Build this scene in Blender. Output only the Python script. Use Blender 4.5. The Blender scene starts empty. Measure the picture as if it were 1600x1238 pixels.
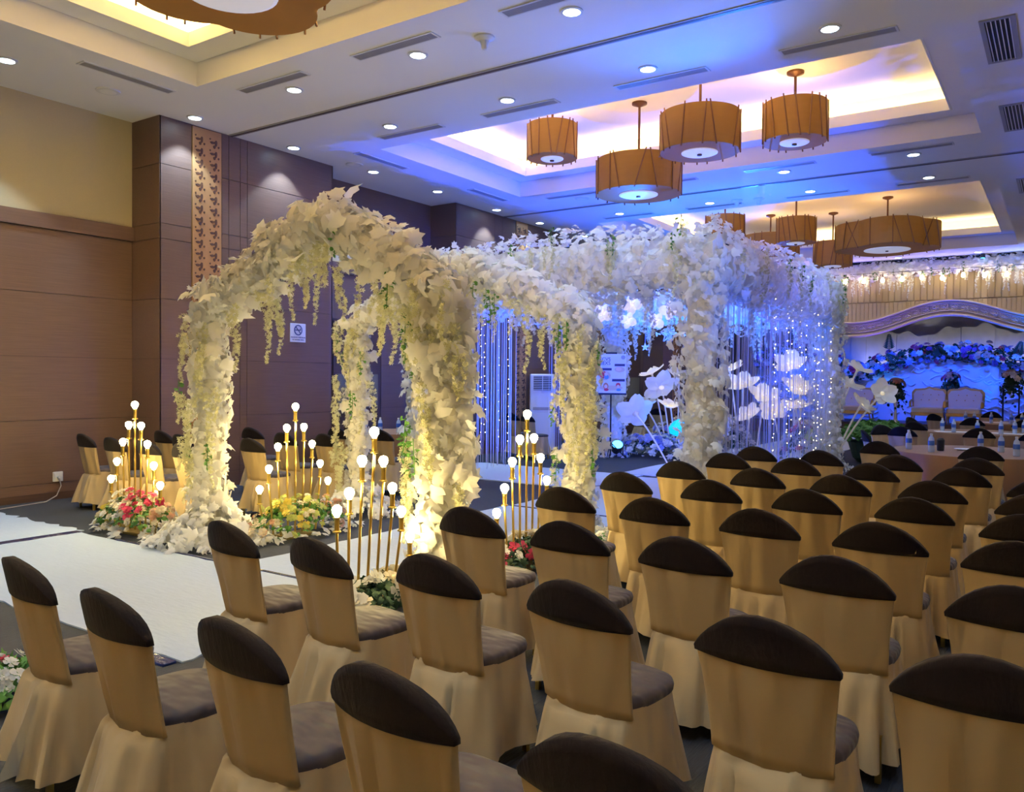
import bpy, math, random
import numpy as np
from mathutils import Matrix, Vector
rng = np.random.default_rng(7); random.seed(7)
SC = bpy.context.scene; COL = SC.collection
PI = math.pi
CZ = 5.36                       # ceiling height
XL, XP, XR = -11.29, -10.61, 1.0  # left wall, pillar faces, right wall

# ------------------------------------------------------------------ camera
cam = bpy.data.cameras.new('camera'); co = bpy.data.objects.new('camera', cam); COL.objects.link(co)
cam.sensor_width = 36; cam.lens = 1274.36/1600*36; cam.clip_end = 200
yaw, pitch, roll = -0.595562, -0.0220627, 0.00908213
f = Vector((math.sin(yaw)*math.cos(pitch), math.cos(yaw)*math.cos(pitch), math.sin(pitch)))
r = f.cross(Vector((0, 0, 1))).normalized(); u = r.cross(f)
c_, s_ = math.cos(roll), math.sin(roll)
r2 = c_*r+s_*u; u2 = -s_*r+c_*u
co.matrix_world = Matrix(((r2.x, u2.x, -f.x, 0), (r2.y, u2.y, -f.y, 0), (r2.z, u2.z, -f.z, 1.7), (0, 0, 0, 1)))
SC.camera = co
CAM = np.array([0, 0, 1.7])

# ------------------------------------------------------------------ world, exposure, lights
SC.view_settings.view_transform = 'Standard'; SC.view_settings.look = 'None'
SC.view_settings.gamma = 1; SC.view_settings.use_curve_mapping = False
SC.view_settings.exposure = 1.0
SC.cycles.use_denoising = True
SC.cycles.max_bounces = 6; SC.cycles.diffuse_bounces = 4; SC.cycles.transparent_max_bounces = 8
SC.cycles.sample_clamp_indirect = 4.0
w = bpy.data.worlds.new('world'); SC.world = w; w.use_nodes = True
w.node_tree.nodes['Background'].inputs[0].default_value = (.05, .05, .06, 1)

def light(name, typ, loc, power, color, target=None, **k):
    l = bpy.data.lights.new(name, typ); l.energy = power; l.color = color
    for a, b in k.items(): setattr(l, a, b)
    o = bpy.data.objects.new(name, l); COL.objects.link(o); o.location = loc
    if target is not None:
        o.rotation_euler = (Vector(target)-Vector(loc)).to_track_quat('-Z', 'Y').to_euler()
    return o
WARM = (1, .66, .22); COOL = (.55, .76, 1.0); BLUE = (.01, .085, 1.0); CYAN = (.0, .22, 1.0); VIOLET = (.16, .10, 1.0)
TX0, TX1 = -9.19, -1.09
TRAYS = [(-5.1, -1.03), (2.31, 6.37), (9.72, 13.80), (17.07, 25.39)]
COVE = [330, 250, 30, 22]
for (y0, y1), pw in zip(TRAYS, COVE):
    for (x, y, sx, sy) in ((TX0+.16, (y0+y1)/2, .14, y1-y0-.5), (TX1-.16, (y0+y1)/2, .14, y1-y0-.5),
                           ((TX0+TX1)/2, y0+.16, TX1-TX0-.5, .14), ((TX0+TX1)/2, y1-.16, TX1-TX0-.5, .14)):
        light('cove_light', 'AREA', (x, y, 5.74), pw*(.12 if x > -2 else 1)*max(sx, sy)/5, WARM, (x, y, 9), shape='RECTANGLE', size=sx, size_y=sy)
DLX = [-10.3, -8.22, -6.15, -4.14, -2.09, 0.0]
DOWN = []
for y in (-6.6, .2, 1.2, 7.11, 8.9, 14.54, 16.3, 26.35):
    for x in DLX: DOWN.append((x, y))
DOWN += [(-10.3, 4.62), (-10.28, 10.7), (-10.28, 12.5), (-10.28, 18.4), (-10.28, 20.2), (-10.28, 22.1), (-10.28, 24.2)]
for (x, y) in DOWN:
    light('downlight_lamp', 'SPOT', (x, y, CZ-.03), (105 if x < -10 else 46)*(.35 if y > 26 else 1), COOL, (x, y, 0), spot_size=1.55 if x < -10 else 1.75, spot_blend=.3 if x < -10 else .7, shadow_soft_size=.06)
# blue stage and canopy lights, and added fill spots
light('canopy_par', 'SPOT', (-7.9, 16.05, .42), 60, CYAN, (-5.8, 16.0, 3.2), spot_size=1.3, spot_blend=.6, shadow_soft_size=.08)
light('canopy_par', 'SPOT', (-5.6, 12.6, .25), 750, CYAN, (-5.8, 16.1, 3.2), spot_size=1.1, spot_blend=.7, shadow_soft_size=.08)
light('canopy_par', 'SPOT', (-4.6, 11.2, .25), 900, BLUE, (-7.4, 16.1, 3.1), spot_size=1.3, spot_blend=.7, shadow_soft_size=.08)
light('canopy_par', 'SPOT', (-6.4, 13.6, .25), 900, BLUE, (-3.9, 13.4, 2.6), spot_size=1.9, spot_blend=.7, shadow_soft_size=.08)
light('canopy_par', 'SPOT', (-5.0, 11.6, .25), 1200, BLUE, (-8.2, 12.4, 3.0), spot_size=1.5, spot_blend=.7, shadow_soft_size=.08)
light('hall_fill', 'SPOT', (.75, 9.0, 2.6), 300, (.10, .22, 1), (-5.0, 9.8, 3.3), spot_size=.75, spot_blend=.9, shadow_soft_size=.1)  # added blue spots from the right wall, no fixture, tint the canopy front
light('hall_fill', 'SPOT', (.75, 2.6, 3.3), 900, (.10, .24, 1), (-5.9, 9.7, 3.35), spot_size=.42, spot_blend=.9, shadow_soft_size=.1)
for x in (-5.2, -3.2, -1.2, .4):
    light('rock_fill', 'SPOT', (x, 29.72, 1.3), 40, (1, .95, .9), (x+.1, 30.4, 3.0), spot_size=1.6, spot_blend=.8, shadow_soft_size=.1)  # added white spots hidden behind the backdrop, brighten the rock wall
light('hall_fill', 'SPOT', (.75, 15.5, 3.0), 500, (.10, .16, 1), (-3.7, 13.5, 3.3), spot_size=.95, spot_blend=.9, shadow_soft_size=.1)  # added blue fill too, on the right canopy side
for x, c, p in ((-8.4, BLUE, 190), (-6.4, BLUE, 190), (-4.4, BLUE, 190), (-2.6, BLUE, 190), (-.8, BLUE, 190)):
    light('stage_par', 'SPOT', (x, 27.7, 3.3), p, c, (x+.1, 29.42, 1.5), spot_size=1.7, spot_blend=.7, shadow_soft_size=.08)
for x, p in ((-7.9, 40), (-5.1, 55), (-4.75, 40), (-2.05, 45), (-.6, 30)):
    light('stage_par', 'SPOT', (x, 29.1, .5), p, CYAN, (x+.1, 29.42, 2.6), spot_size=.75, spot_blend=.8, shadow_soft_size=.05)
for x, c, p in ((-7.6, VIOLET, 420), (-4.6, VIOLET, 300), (-2.4, BLUE, 420), (-.4, CYAN, 420)):
    light('stage_par', 'SPOT', (x, 25.9, .5), p, c, (x+.5, 27.0, 4.6), spot_size=1.0, spot_blend=.7, shadow_soft_size=.08)
light('ceiling_wash', 'SPOT', (-8.6, 26.4, 4.5), 5600, (.02, .16, 1), (-5.2, 8.0, 5.5), spot_size=.75, spot_blend=1, shadow_soft_size=.12)
light('ceiling_wash', 'SPOT', (-6.2, 13.2, 3.8), 300, (.01, .16, 1), (-5.9, 9.3, 5.4), spot_size=.95, spot_blend=1, shadow_soft_size=.1)
light('ceiling_wash', 'SPOT', (-3.5, 9.9, 3.9), 250, (.02, .17, 1), (-3.6, 6.6, 5.4), spot_size=1.7, spot_blend=1, shadow_soft_size=.2)  # added blue spot above the canopy edge, no fixture, tints the ceiling

# ------------------------------------------------------------------ materials
MATS = {}
def nodes(m): return m.node_tree.nodes, m.node_tree.links
def mat(name, col, rough=.7, metal=0, bump=0, bd=.02, bscale=(20, 20, 20), var=0, emit=0, ecol=None, trans=0, sheen=0, detail=4, spec=None):
    m = bpy.data.materials.new(name); m.use_nodes = True; N, L = nodes(m)
    b = N['Principled BSDF']; b.inputs['Base Color'].default_value = (*col, 1)
    b.inputs['Roughness'].default_value = rough; b.inputs['Metallic'].default_value = metal
    if spec is not None: b.inputs['Specular IOR Level'].default_value = spec
    if sheen: b.inputs['Sheen Weight'].default_value = sheen
    if emit:
        b.inputs['Emission Color'].default_value = (*(ecol or col), 1); b.inputs['Emission Strength'].default_value = emit
    if bump or var:
        tc = N.new('ShaderNodeTexCoord'); mp = N.new('ShaderNodeMapping'); mp.inputs['Scale'].default_value = bscale
        nz = N.new('ShaderNodeTexNoise'); nz.inputs['Scale'].default_value = 1; nz.inputs['Detail'].default_value = detail
        L.new(tc.outputs['Object'], mp.inputs[0]); L.new(mp.outputs[0], nz.inputs['Vector'])
        if bump:
            bp = N.new('ShaderNodeBump'); bp.inputs['Strength'].default_value = bump; bp.inputs['Distance'].default_value = bd
            L.new(nz.outputs['Fac'], bp.inputs['Height']); L.new(bp.outputs[0], b.inputs['Normal'])
        if var:
            rp = N.new('ShaderNodeMixRGB'); rp.inputs[1].default_value = (*[max(0, c*(1-var)) for c in col], 1)
            rp.inputs[2].default_value = (*[min(1, c*(1+var)) for c in col], 1)
            L.new(nz.outputs['Fac'], rp.inputs[0]); L.new(rp.outputs[0], b.inputs['Base Color'])
    if trans:
        t = N.new('ShaderNodeBsdfTranslucent'); t.inputs[0].default_value = (*col, 1)
        mx = N.new('ShaderNodeMixShader'); mx.inputs[0].default_value = trans
        L.new(b.outputs[0], mx.inputs[1]); L.new(t.outputs[0], mx.inputs[2]); L.new(mx.outputs[0], N['Material Output'].inputs[0])
    MATS[name] = m; return m
M = MATS
mat('ceiling_white', (.84, .83, .80), .85, bump=.02, bscale=(6, 6, 6))
mat('wood', (.142, .088, .066), .42, bump=.10, bscale=(90, 2.0, 90), var=.28, detail=6)
mat('wood_dark', (.07, .04, .03), .45, bump=.1, bscale=(60, 2, 60), var=.25)
mat('beige_paint', (.52, .44, .27), .8, bump=.03, bscale=(60, 60, 60), var=.04)
mat('gold_strip', (.48, .27, .11), .4, .25, var=.12, bscale=(8, 8, 8))
mat('motif', (.10, .045, .025), .5)
mat('carpet', (.022, .030, .047), .95, bump=.5, bscale=(120, 9, 60), var=.65)
mat('white_carpet', (.41, .49, .60), .95, bump=.35, bscale=(9, 30, 30), var=.05, detail=8)
mat('seam', (.25, .24, .24), .9)
mat('tape', (.01, .02, .10), .12, bump=.6, bscale=(4, 14, 4), var=.5)
mat('khaki', (.47, .345, .175), .72, bump=1, bd=.05, bscale=(11, 11, 1.0), var=.05, sheen=.08, spec=.25, detail=0)
mat('khaki_skirt', (.49, .375, .215), .66, bump=1, bd=.06, bscale=(9, 9, 1.8), var=.05, sheen=.1, spec=.3, detail=.5)
mat('cap', (.0075, .0055, .0075), .85, bump=.25, bscale=(50, 50, 12), var=.2, sheen=.04, spec=.15)
mat('seat_cloth', (.05, .042, .052), .6, bump=.8, bd=.04, detail=1, bscale=(7, 14, 7), var=.15, sheen=.12, spec=.3)
mat('gold', (.62, .43, .10), .28, .9)
mat('gold_dull', (.42, .30, .10), .4, .7)
mat('bulb', (1, .9, .55), .4, emit=62, ecol=(1, .77, .32))
mat('bulb_far', (1, .9, .55), .4, emit=16, ecol=(1, .78, .34))
mat('fairy', (1, .9, .6), .4, emit=5, ecol=(1, .82, .5))
mat('leaf', (.92, .91, .86), .75, trans=.38, spec=.2)
mat('leaf_b', (.90, .87, .78), .75, trans=.38, spec=.2)
mat('core', (.84, .81, .72), .9, bump=.6, bscale=(22, 22, 22), var=.1)
mat('vine', (.76, .74, .45), .75, trans=.25)
mat('vine_w', (.80, .80, .72), .75, trans=.25)
mat('green', (.09, .25, .045), .6, trans=.2, var=.3, bscale=(30, 30, 30))
mat('green_dark', (.018, .06, .025), .6, trans=.1)
mat('stem_brown', (.16, .09, .05), .8)
for n, c in (('pink', (.62, .05, .14)), ('cream', (.76, .68, .50)), ('lime', (.55, .60, .16)), ('peach', (.70, .42, .28)), ('yellow', (.72, .58, .10)), ('white_fl', (.82, .80, .74)), ('purple', (.30, .10, .35)), ('orange', (.62, .27, .12)), ('bluefl', (.35, .40, .75))):
    mat(n, c, .7, trans=.25)
mat('string', (.78, .78, .82), .5, trans=.3)
mat('paper', (.84, .82, .76), .8, trans=.4, emit=.04, ecol=(1, .93, .78))
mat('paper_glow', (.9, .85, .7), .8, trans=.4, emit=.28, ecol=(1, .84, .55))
mat('white_metal', (.8, .8, .8), .4)
mat('shade', (.33, .175, .04), .55, trans=.3, var=.15, bscale=(3, 3, 14), emit=.04, ecol=(.8, .36, .05))
mat('batten', (.20, .085, .03), .5)
mat('diffuser', (.85, .82, .78), .5, emit=.15, ecol=(.95, .92, 1))
mat('bronze', (.12, .055, .03), .4, .5)
mat('dl_glass', (.9, .95, 1), .3, emit=9, ecol=(.72, .90, 1))
mat('white_plastic', (.72, .72, .70), .45)
mat('vent_grey', (.36, .35, .34), .5)
mat('black', (.012, .012, .014), .5)
mat('brown_cloth', (.23, .12, .05), .75, bump=.3, bscale=(6, 6, 2), sheen=.2)
mat('white_cloth', (.78, .78, .76), .8)
mat('bottle_clear', (.62, .72, .86), .12, trans=.3)
mat('bottle_blue', (.03, .12, .55), .4)
mat('sofa', (.72, .62, .46), .6, bump=.1)
mat('sofa_gold', (.60, .36, .10), .35, .6)
mat('pleat', (.50, .39, .25), .75, bump=.15, bscale=(30, 3, 3))
mat('backdrop', (.66, .68, .72), .7)
mat('rock', (.58, .56, .52), .9, bump=1, bscale=(3, 3, 2), var=.25, detail=8)
mat('arch_panel', (.56, .46, .40), .55)
mat('poster', (.70, .72, .80), .5)
mat('navy', (.03, .03, .10), .5); mat('red', (.65, .04, .05), .5); mat('sky', (.10, .32, .70), .5); mat('skin', (.75, .55, .42), .5); mat('tan', (.62, .50, .34), .5)
mat('sign_face', (.62, .66, .76), .4); mat('sign_blue', (.03, .06, .22), .4)
mat('led_blue', (.1, .4, 1), .3, emit=3.5, ecol=(.06, .42, 1))
mat('cyan_glow', (.05, .5, .8), .3, emit=.7, ecol=(0, .5, 1), trans=.3)
mat('chrome', (.75, .76, .80), .2, .9)
mat('carved', (.16, .15, .09), .5)
mat('cord', (.35, .32, .30), .6)

# ------------------------------------------------------------------ mesh helpers
class MB:
    def __init__(s): s.v = []; s.f = []
    def add(s, V, F):
        n = len(s.v); s.v += [tuple(p) for p in V]; s.f += [tuple(i+n for i in q) for q in F]; return s
    def box(s, x0, x1, y0, y1, z0, z1):
        return s.add([(x0, y0, z0), (x1, y0, z0), (x1, y1, z0), (x0, y1, z0), (x0, y0, z1), (x1, y0, z1), (x1, y1, z1), (x0, y1, z1)],
                     [(0, 3, 2, 1), (4, 5, 6, 7), (0, 1, 5, 4), (1, 2, 6, 5), (2, 3, 7, 6), (3, 0, 4, 7)])
    def rbox(s, x0, x1, y0, y1, z0, z1, b=.01):    # chamfered along its vertical and top edges
        o = [(x0+b, y0), (x1-b, y0), (x1, y0+b), (x1, y1-b), (x1-b, y1), (x0+b, y1), (x0, y1-b), (x0, y0+b)]
        cx, cy = (x0+x1)/2, (y0+y1)/2
        def inset(p): return (p[0]+(b if p[0] < cx else -b)*.9, p[1]+(b if p[1] < cy else -b)*.9)
        V = [(*p, z0) for p in o]+[(*p, z1-b) for p in o]+[(*inset(p), z1) for p in o]
        F = [tuple(range(7, -1, -1)), tuple(range(16, 24))]
        for k in (0, 8):
            for i in range(8): F.append((k+i, k+(i+1) % 8, k+8+(i+1) % 8, k+8+i))
        return s.add(V, F)
    def lathe(s, prof, n=16, c=(0, 0, 0)):
        V = []; F = []
        for (rr, z) in prof:
            for i in range(n):
                a = 2*PI*i/n; V.append((c[0]+rr*math.cos(a), c[1]+rr*math.sin(a), c[2]+z))
        for k in range(len(prof)-1):
            for i in range(n): F.append((k*n+i, k*n+(i+1) % n, (k+1)*n+(i+1) % n, (k+1)*n+i))
        F.append(tuple(range(n-1, -1, -1))); F.append(tuple((len(prof)-1)*n+i for i in range(n)))
        return s.add(V, F)
    def tube(s, pts, rr, n=6):
        pts = [Vector(p) for p in pts]; V = []; F = []
        rs = rr if isinstance(rr, (list, tuple)) else [rr]*len(pts)
        ref = Vector((0, 0, 1))
        if abs((pts[-1]-pts[0]).normalized().z) > .9: ref = Vector((1, 0, 0))
        for i, p in enumerate(pts):
            d = (pts[min(i+1, len(pts)-1)]-pts[max(i-1, 0)]).normalized(); a = d.cross(ref).normalized(); b = d.cross(a)
            for k in range(n):
                t = 2*PI*k/n; V.append(p+rs[i]*(math.cos(t)*a+math.sin(t)*b))
        for i in range(len(pts)-1):
            for k in range(n): F.append((i*n+k, i*n+(k+1) % n, (i+1)*n+(k+1) % n, (i+1)*n+k))
        F.append(tuple(range(n-1, -1, -1))); F.append(tuple((len(pts)-1)*n+k for k in range(n)))
        return s.add(V, F)
    def prism(s, poly, ax, a0, a1):   # polygon in the two other axes extruded along axis ax
        n = len(poly); V = []
        for a in (a0, a1):
            for p in poly:
                q = list(p); q.insert(ax, a); V.append(q)
        F = [tuple(range(n-1, -1, -1)), tuple(range(n, 2*n))]+[(i, (i+1) % n, n+(i+1) % n, n+i) for i in range(n)]
        return s.add(V, F)
    def mesh(s, name, m, smooth=False):
        me = bpy.data.meshes.new(name); me.from_pydata(s.v, [], s.f)
        import bmesh
        bm = bmesh.new(); bm.from_mesh(me); bmesh.ops.recalc_face_normals(bm, faces=bm.faces); bm.to_mesh(me); bm.free()
        if m: me.materials.append(M[m])
        if smooth: me.polygons.foreach_set('use_smooth', [True]*len(me.polygons))
        return me
    def obj(s, name, m, parent=None, smooth=False, loc=None): return link(name, s.mesh(name, m, smooth), parent, loc)
def link(name, me, parent=None, loc=None, rot=None, scale=None):
    o = bpy.data.objects.new(name, me); COL.objects.link(o)
    if parent: o.parent = parent
    if loc is not None: o.location = loc
    if rot is not None: o.rotation_euler = rot
    if scale is not None: o.scale = scale if hasattr(scale, '__len__') else (scale,)*3
    return o
def tag(o, label, cat, group=None, kind=None):
    o['label'] = label; o['category'] = cat
    if group: o['group'] = group
    if kind: o['kind'] = kind
    return o
def thing(name, label, cat, loc=(0, 0, 0), rz=0, group=None):
    o = bpy.data.objects.new(name, None); COL.objects.link(o); o.location = loc; o.rotation_euler = (0, 0, rz)
    o.empty_display_size = .1
    return tag(o, label, cat, group)
def struct(o): o['kind'] = 'structure'; return o
def stuff(o): o['kind'] = 'stuff'; return o
def dup(root, loc=None, rz=None, label=None, group=None):
    c = root.copy(); COL.objects.link(c)
    if loc is not None: c.location = loc
    if rz is not None: c.rotation_euler = (0, 0, rz)
    if label: c['label'] = label
    if group: c['group'] = group
    for ch in list(root.children):
        d = ch.copy(); COL.objects.link(d); d.parent = c
        for g in list(ch.children):
            e = g.copy(); COL.objects.link(e); e.parent = d
    return c
def npmesh(name, V, F, m, smooth=False):     # V (n,3), F (k,3) triangles
    me = bpy.data.meshes.new(name); V = np.asarray(V, np.float32); F = np.asarray(F, np.int32)
    me.vertices.add(len(V)); me.vertices.foreach_set('co', V.ravel())
    me.loops.add(F.size); me.loops.foreach_set('vertex_index', F.ravel())
    me.polygons.add(len(F)); me.polygons.foreach_set('loop_start', np.arange(0, F.size, 3, dtype=np.int32)); me.polygons.foreach_set('loop_total', np.full(len(F), 3, np.int32))
    if smooth: me.polygons.foreach_set('use_smooth', np.ones(len(F), bool))
    me.update(calc_edges=True); me.validate()
    if m: me.materials.append(M[m])
    return me
ORD = ['first', 'second', 'third', 'fourth', 'fifth', 'sixth', 'seventh', 'eighth', 'ninth', 'tenth', 'eleventh', 'twelfth']

# ------------------------------------------------------------------ room shell
struct(MB().box(XL-.4, XR+.3, -8.3, 33, -.2, 0).obj('floor', 'carpet'))
# ceiling: slabs around four trays
ce = MB()
ys = [-8.3]
for a, b in TRAYS: ys += [a, b]
ys.append(26.95)
ce.box(XL-.4, TX0, -8.3, 26.95, CZ, CZ+.3); ce.box(TX1, XR+.3, -8.3, 26.95, CZ, CZ+.3)
for i in range(0, len(ys), 2): ce.box(TX0, TX1, ys[i], ys[i+1], CZ, CZ+.3)
ceiling = struct(ce.obj('ceiling', 'ceiling_white'))
def ring(mb, x0, x1, y0, y1, e, z0, z1):
    mb.box(x0, x0+e, y0, y1, z0, z1); mb.box(x1-e, x1, y0, y1, z0, z1)
    mb.box(x0+e, x1-e, y0, y0+e, z0, z1); mb.box(x0+e, x1-e, y1-e, y1, z0, z1)
for a, b in TRAYS:
    mb = MB(); ring(mb, TX0-.05, TX1+.05, a-.05, b+.05, .40, 5.662, 5.70); mb.obj('tray_ledge', 'ceiling_white', ceiling)
    mb = MB(); ring(mb, TX0+.345, TX1-.345, a+.345, b-.345, .025, 5.655, 5.83); mb.obj('tray_lip', 'ceiling_white', ceiling)
    mb = MB(); ring(mb, TX0-.1, TX1+.1, a-.1, b+.1, .1, 5.665, 6.2); mb.box(TX0-.1, TX1+.1, a-.1, b+.1, 6.12, 6.2); mb.obj('tray_top', 'ceiling_white', ceiling)
struct(MB().box(XL-.4, XR+.3, 26.95, 33, 5.9, 6.2).obj('ceiling_stage', 'black'))
struct(MB().box(XL-.4, XR+.3, 26.9, 26.95, 5.3, 6.2).obj('trim_1', 'black'))
for i, y in enumerate((.5, 7.95, 15.28)):
    struct(MB().box(XP if y > 7 else XL, XR, y-.05, y+.05, CZ-.012, CZ).obj('trim_%d' % (i+2), 'vent_grey'))
    struct(MB().box(XP if y > 7 else XL, XR, y-.02, y+.02, CZ-.016, CZ-.011).obj('trim_%d' % (i+6), 'wood_dark'))
struct(MB().box(XR, XR+.3, -8.3, 33, 0, 6.2).obj('wall_right', 'beige_paint'))
struct(MB().box(XL-.4, XR+.3, -8.6, -8.3, 0, 6.2).obj('wall_back', 'beige_paint'))
struct(MB().box(XL-.4, XR+.3, 33, 33.3, 0, 6.2).obj('wall_front', 'pleat'))
wl = struct(MB().box(XL-.4, XL-.015, -8.3, 33, 0, 6.2).obj('wall_left', 'wood_dark'))
ZJ = [0, .226, 1.08, 1.93, 2.78, 3.632]
def courses(parent, x, y0, y1, zs, name='wood_panel', d=.02, g=.004, m='wood'):
    for a, b in zip(zs[:-1], zs[1:]):
        MB().box(x-.02, x, y0+g, y1-g, a+g, b-g).obj(name, m, parent)
for (y0, y1) in ((-8.3, 6.76), (10.04, 10.66), (12.0, 13.5), (17.9, 21.4), (24.0, 24.2)):
    courses(wl, XL, y0, y1, ZJ)
    MB().box(XL-.02, XL+.05, y0, y1, 3.636, 3.835).obj('wall_moulding', 'wood', wl)
for (y0, y1) in ((10.66, 12.0), (21.4, 24.0)):
    courses(wl, XL, y0, y1, [2.78, 3.632]); MB().box(XL-.02, XL+.05, y0, y1, 3.636, 3.835).obj('wall_moulding', 'wood', wl)
MB().box(XL-.02, XL, -8.3, 6.76, 3.835, CZ).obj('painted_panel', 'beige_paint', wl)
MB().box(XL-.02, XL, 10.04, 13.5, 4.12, CZ).obj('wood_panel', 'wood', wl)  # unlit beige upper wall, its shade put in as dark wood colour
MB().box(XL-.02, XL, 10.04, 13.5, 3.835, 4.12).obj('painted_panel', 'beige_paint', wl)
MB().box(XL-.02, XL, 17.9, 24.2, 3.835, CZ).obj('wood_panel', 'wood', wl)
# pillars
def motif_mb(y, z, x, s=.06):
    mb = MB()
    for dy, dz, ry, rz in ((-.45, .1, .55, .22), (.25, .1, .3, .55), (-.05, -.55, .3, .3), (.75, -.5, .2, .2), (-.9, .65, .16, .16)):
        pts = []
        for k in range(7):
            a = 2*PI*k/7; pts.append((y+s*(dy+ry*math.cos(a)*(1.0 if k % 2 else .75)), z+s*(dz+rz*math.sin(a))))
        mb.prism(pts, 0, x, x+.006)
    return mb
def pillar(y0, y1, strip0, strip1, cuts):
    p = struct(MB().box(XL-.02, XP-.02, y0+.02, y1-.02, 0, CZ).obj('pillar', 'wood_dark'))
    zs = [0, .226, 1.08, 1.93, 2.78, 3.632, 3.847, 4.686, CZ]
    edges = [y0]+cuts+[y1]
    for a, b in zip(edges[:-1], edges[1:]):
        if abs(a-strip0) < .01: continue
        courses(p, XP, a, b, zs)
    for yy in (y0, y1):
        for a, b in zip(zs[:-1], zs[1:]): MB().box(XL, XP-.0, yy-.001 if yy == y0 else yy-.02, yy+.02 if yy == y0 else yy+.001, a+.004, b-.004).obj('wood_panel', 'wood', p)
    st = MB().box(XP-.02, XP+.012, strip0+.01, strip1-.01, 0, CZ-.02).obj('carved_strip', 'gold_strip', p)
    mb = MB(); wz = .168; n = int((CZ-.1)/wz)
    wd = strip1-strip0
    for k in range(n):
        for q in (.27, .75): m2 = motif_mb(strip0+wd*q, .12+wz*k, XP+.012, .088); mb.add(m2.v, m2.f)
    stuff(mb.obj('carved_motif', 'motif', st))
    return p
pillar(6.76, 10.04, 7.27, 7.78, [7.27, 7.78, 7.91, 8.12, 8.25])
pillar(13.5, 17.9, 15.75, 16.25, [14.9, 15.2, 15.75, 16.25])
pillar(24.2, 27.4, 25.0, 25.5, [25.0, 25.5])
# doors in the left wall
def door(i, y0, y1):
    d = struct(MB().box(XL-.02, XL-.005, y0, y1, 0, 2.78).obj('door_%d' % i, 'wood_dark'))
    ym = (y0+y1)/2
    for a, b in ((y0+.02, ym-.004), (ym+.004, y1-.02)):
        lf = MB().box(XL-.01, XL+.02, a, b, .01, 2.74).obj('door_leaf', 'wood_dark', d)
        s = 1 if a < ym-.1 else -1; yh = b-.09 if s == 1 else a+.09
        MB().tube([(XL+.06, yh, .75), (XL+.06, yh, 2.2)], .022, 8).obj('door_handle', 'chrome', lf)
        c0, c1 = (a+.08, b-.16) if s == 1 else (a+.16, b-.08)
        cp = MB().box(XL+.02, XL+.03, c0, c1, 1.1, 1.75).obj('carved_panel', 'carved', lf)
door(1, 10.68, 11.98); door(2, 21.42, 23.98)
for i, (y0, y1) in enumerate(((-8.3, 6.76), (10.04, 10.66), (12.0, 13.5))):
    struct(MB().box(XL, XL+.012, y0, y1, 0, .1).obj('baseboard_left' if i == 0 else 'baseboard_left_%d' % (i+1), 'wood_dark'))

# ------------------------------------------------------------------ ceiling fixtures
dl = thing('downlight', '', 'ceiling light', (0, 0, CZ))
MB().lathe([(.115, 0), (.115, -.012), (.088, -.016), (.085, -.004)], 20).obj('trim_ring', 'white_plastic', dl)
MB().lathe([(.082, -.004), (.082, -.012), (.02, -.014)], 20).obj('lens', 'dl_glass', dl)
first = True
rows = {-6.6: None, .2: None, 1.2: None, 7.11: 'just before the near ceiling track', 8.9: 'just beyond the near ceiling track', 14.54: 'just before the far ceiling track', 16.3: 'just beyond the far ceiling track', 26.35: 'right above the stage front'}
for (x, y) in DOWN:
    if y < 3 or (y == 7.11 and x > -3) or (y in (14.54,) and x == 0) or (x == 0.0): continue
    if y in rows: lab = 'round recessed downlight, %s from the left wall, %s' % (ORD[DLX.index(x)], rows[y])
    else:
        k = sorted(q[1] for q in DOWN if q[0] < -10 and q[1] not in rows).index(y)
        lab = 'round recessed downlight close along the left wall, %s of those beside the trays' % (ORD[k],)
    if first: dl.location = (x, y, CZ); dl['label'] = lab; dl['group'] = 'recessed downlights'; first = False
    else: dup(dl, (x, y, CZ), None, lab)
vent = thing('linear_vent', '', 'air vent', (0, 0, CZ), 0, 'linear ceiling vents')
vf = MB(); L2, W2 = .60, .085
vf.box(-L2, L2, -W2, -W2+.022, -.012, 0); vf.box(-L2, L2, W2-.022, W2, -.012, 0); vf.box(-L2, -L2+.022, -W2, W2, -.012, 0); vf.box(L2-.022, L2, -W2, W2, -.012, 0)
vf.obj('vent_frame', 'white_plastic', vent)
MB().box(-L2+.02, L2-.02, -W2+.02, W2-.02, -.003, 0).obj('vent_back', 'black', vent)
sl = MB().box(-L2+.022, L2-.022, -.006, .006, -.011, -.003).mesh('slat', 'vent_grey')
for k in range(7): link('slat', sl, vent, (0, -.051+k*.017, 0))
VENT = [(x, 6.79, 0) for x in (-8.25, -6.22, -4.15)]+[(x, 9.27, 0) for x in (-8.15, -6.2, -4.14, -2.1)]+[(x, 14.18, 0) for x in (-8.2, -6.2, -4.12, -2.08)]+[(x, 16.63, 0) for x in (-8.17, -6.18, -4.1, -2.07)]+[(-9.63, 5.72, PI/2), (-9.65, 10.25, PI/2), (-9.62, 13.3, PI/2)]
vrow = {6.79: 'before the near ceiling track', 9.27: 'on the near edge of the middle tray', 14.18: 'on the far edge of the middle tray', 16.63: 'on the near edge of the farthest tray'}
for i, (x, y, a) in enumerate(VENT):
    if a == 0:
        xs = sorted(q[0] for q in VENT if q[1] == y); lab = 'long slotted ceiling vent, %s from the left, %s' % (ORD[xs.index(x)], vrow[y])
    else: lab = 'long slotted ceiling vent along the left wall, beside the %s' % {5.72: 'nearest tray', 10.25: 'middle tray, near end', 13.3: 'middle tray, far end'}[y]
    if i == 0: vent.location = (x, y, CZ); vent['label'] = lab
    else: dup(vent, (x, y, CZ), a, lab)
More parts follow.
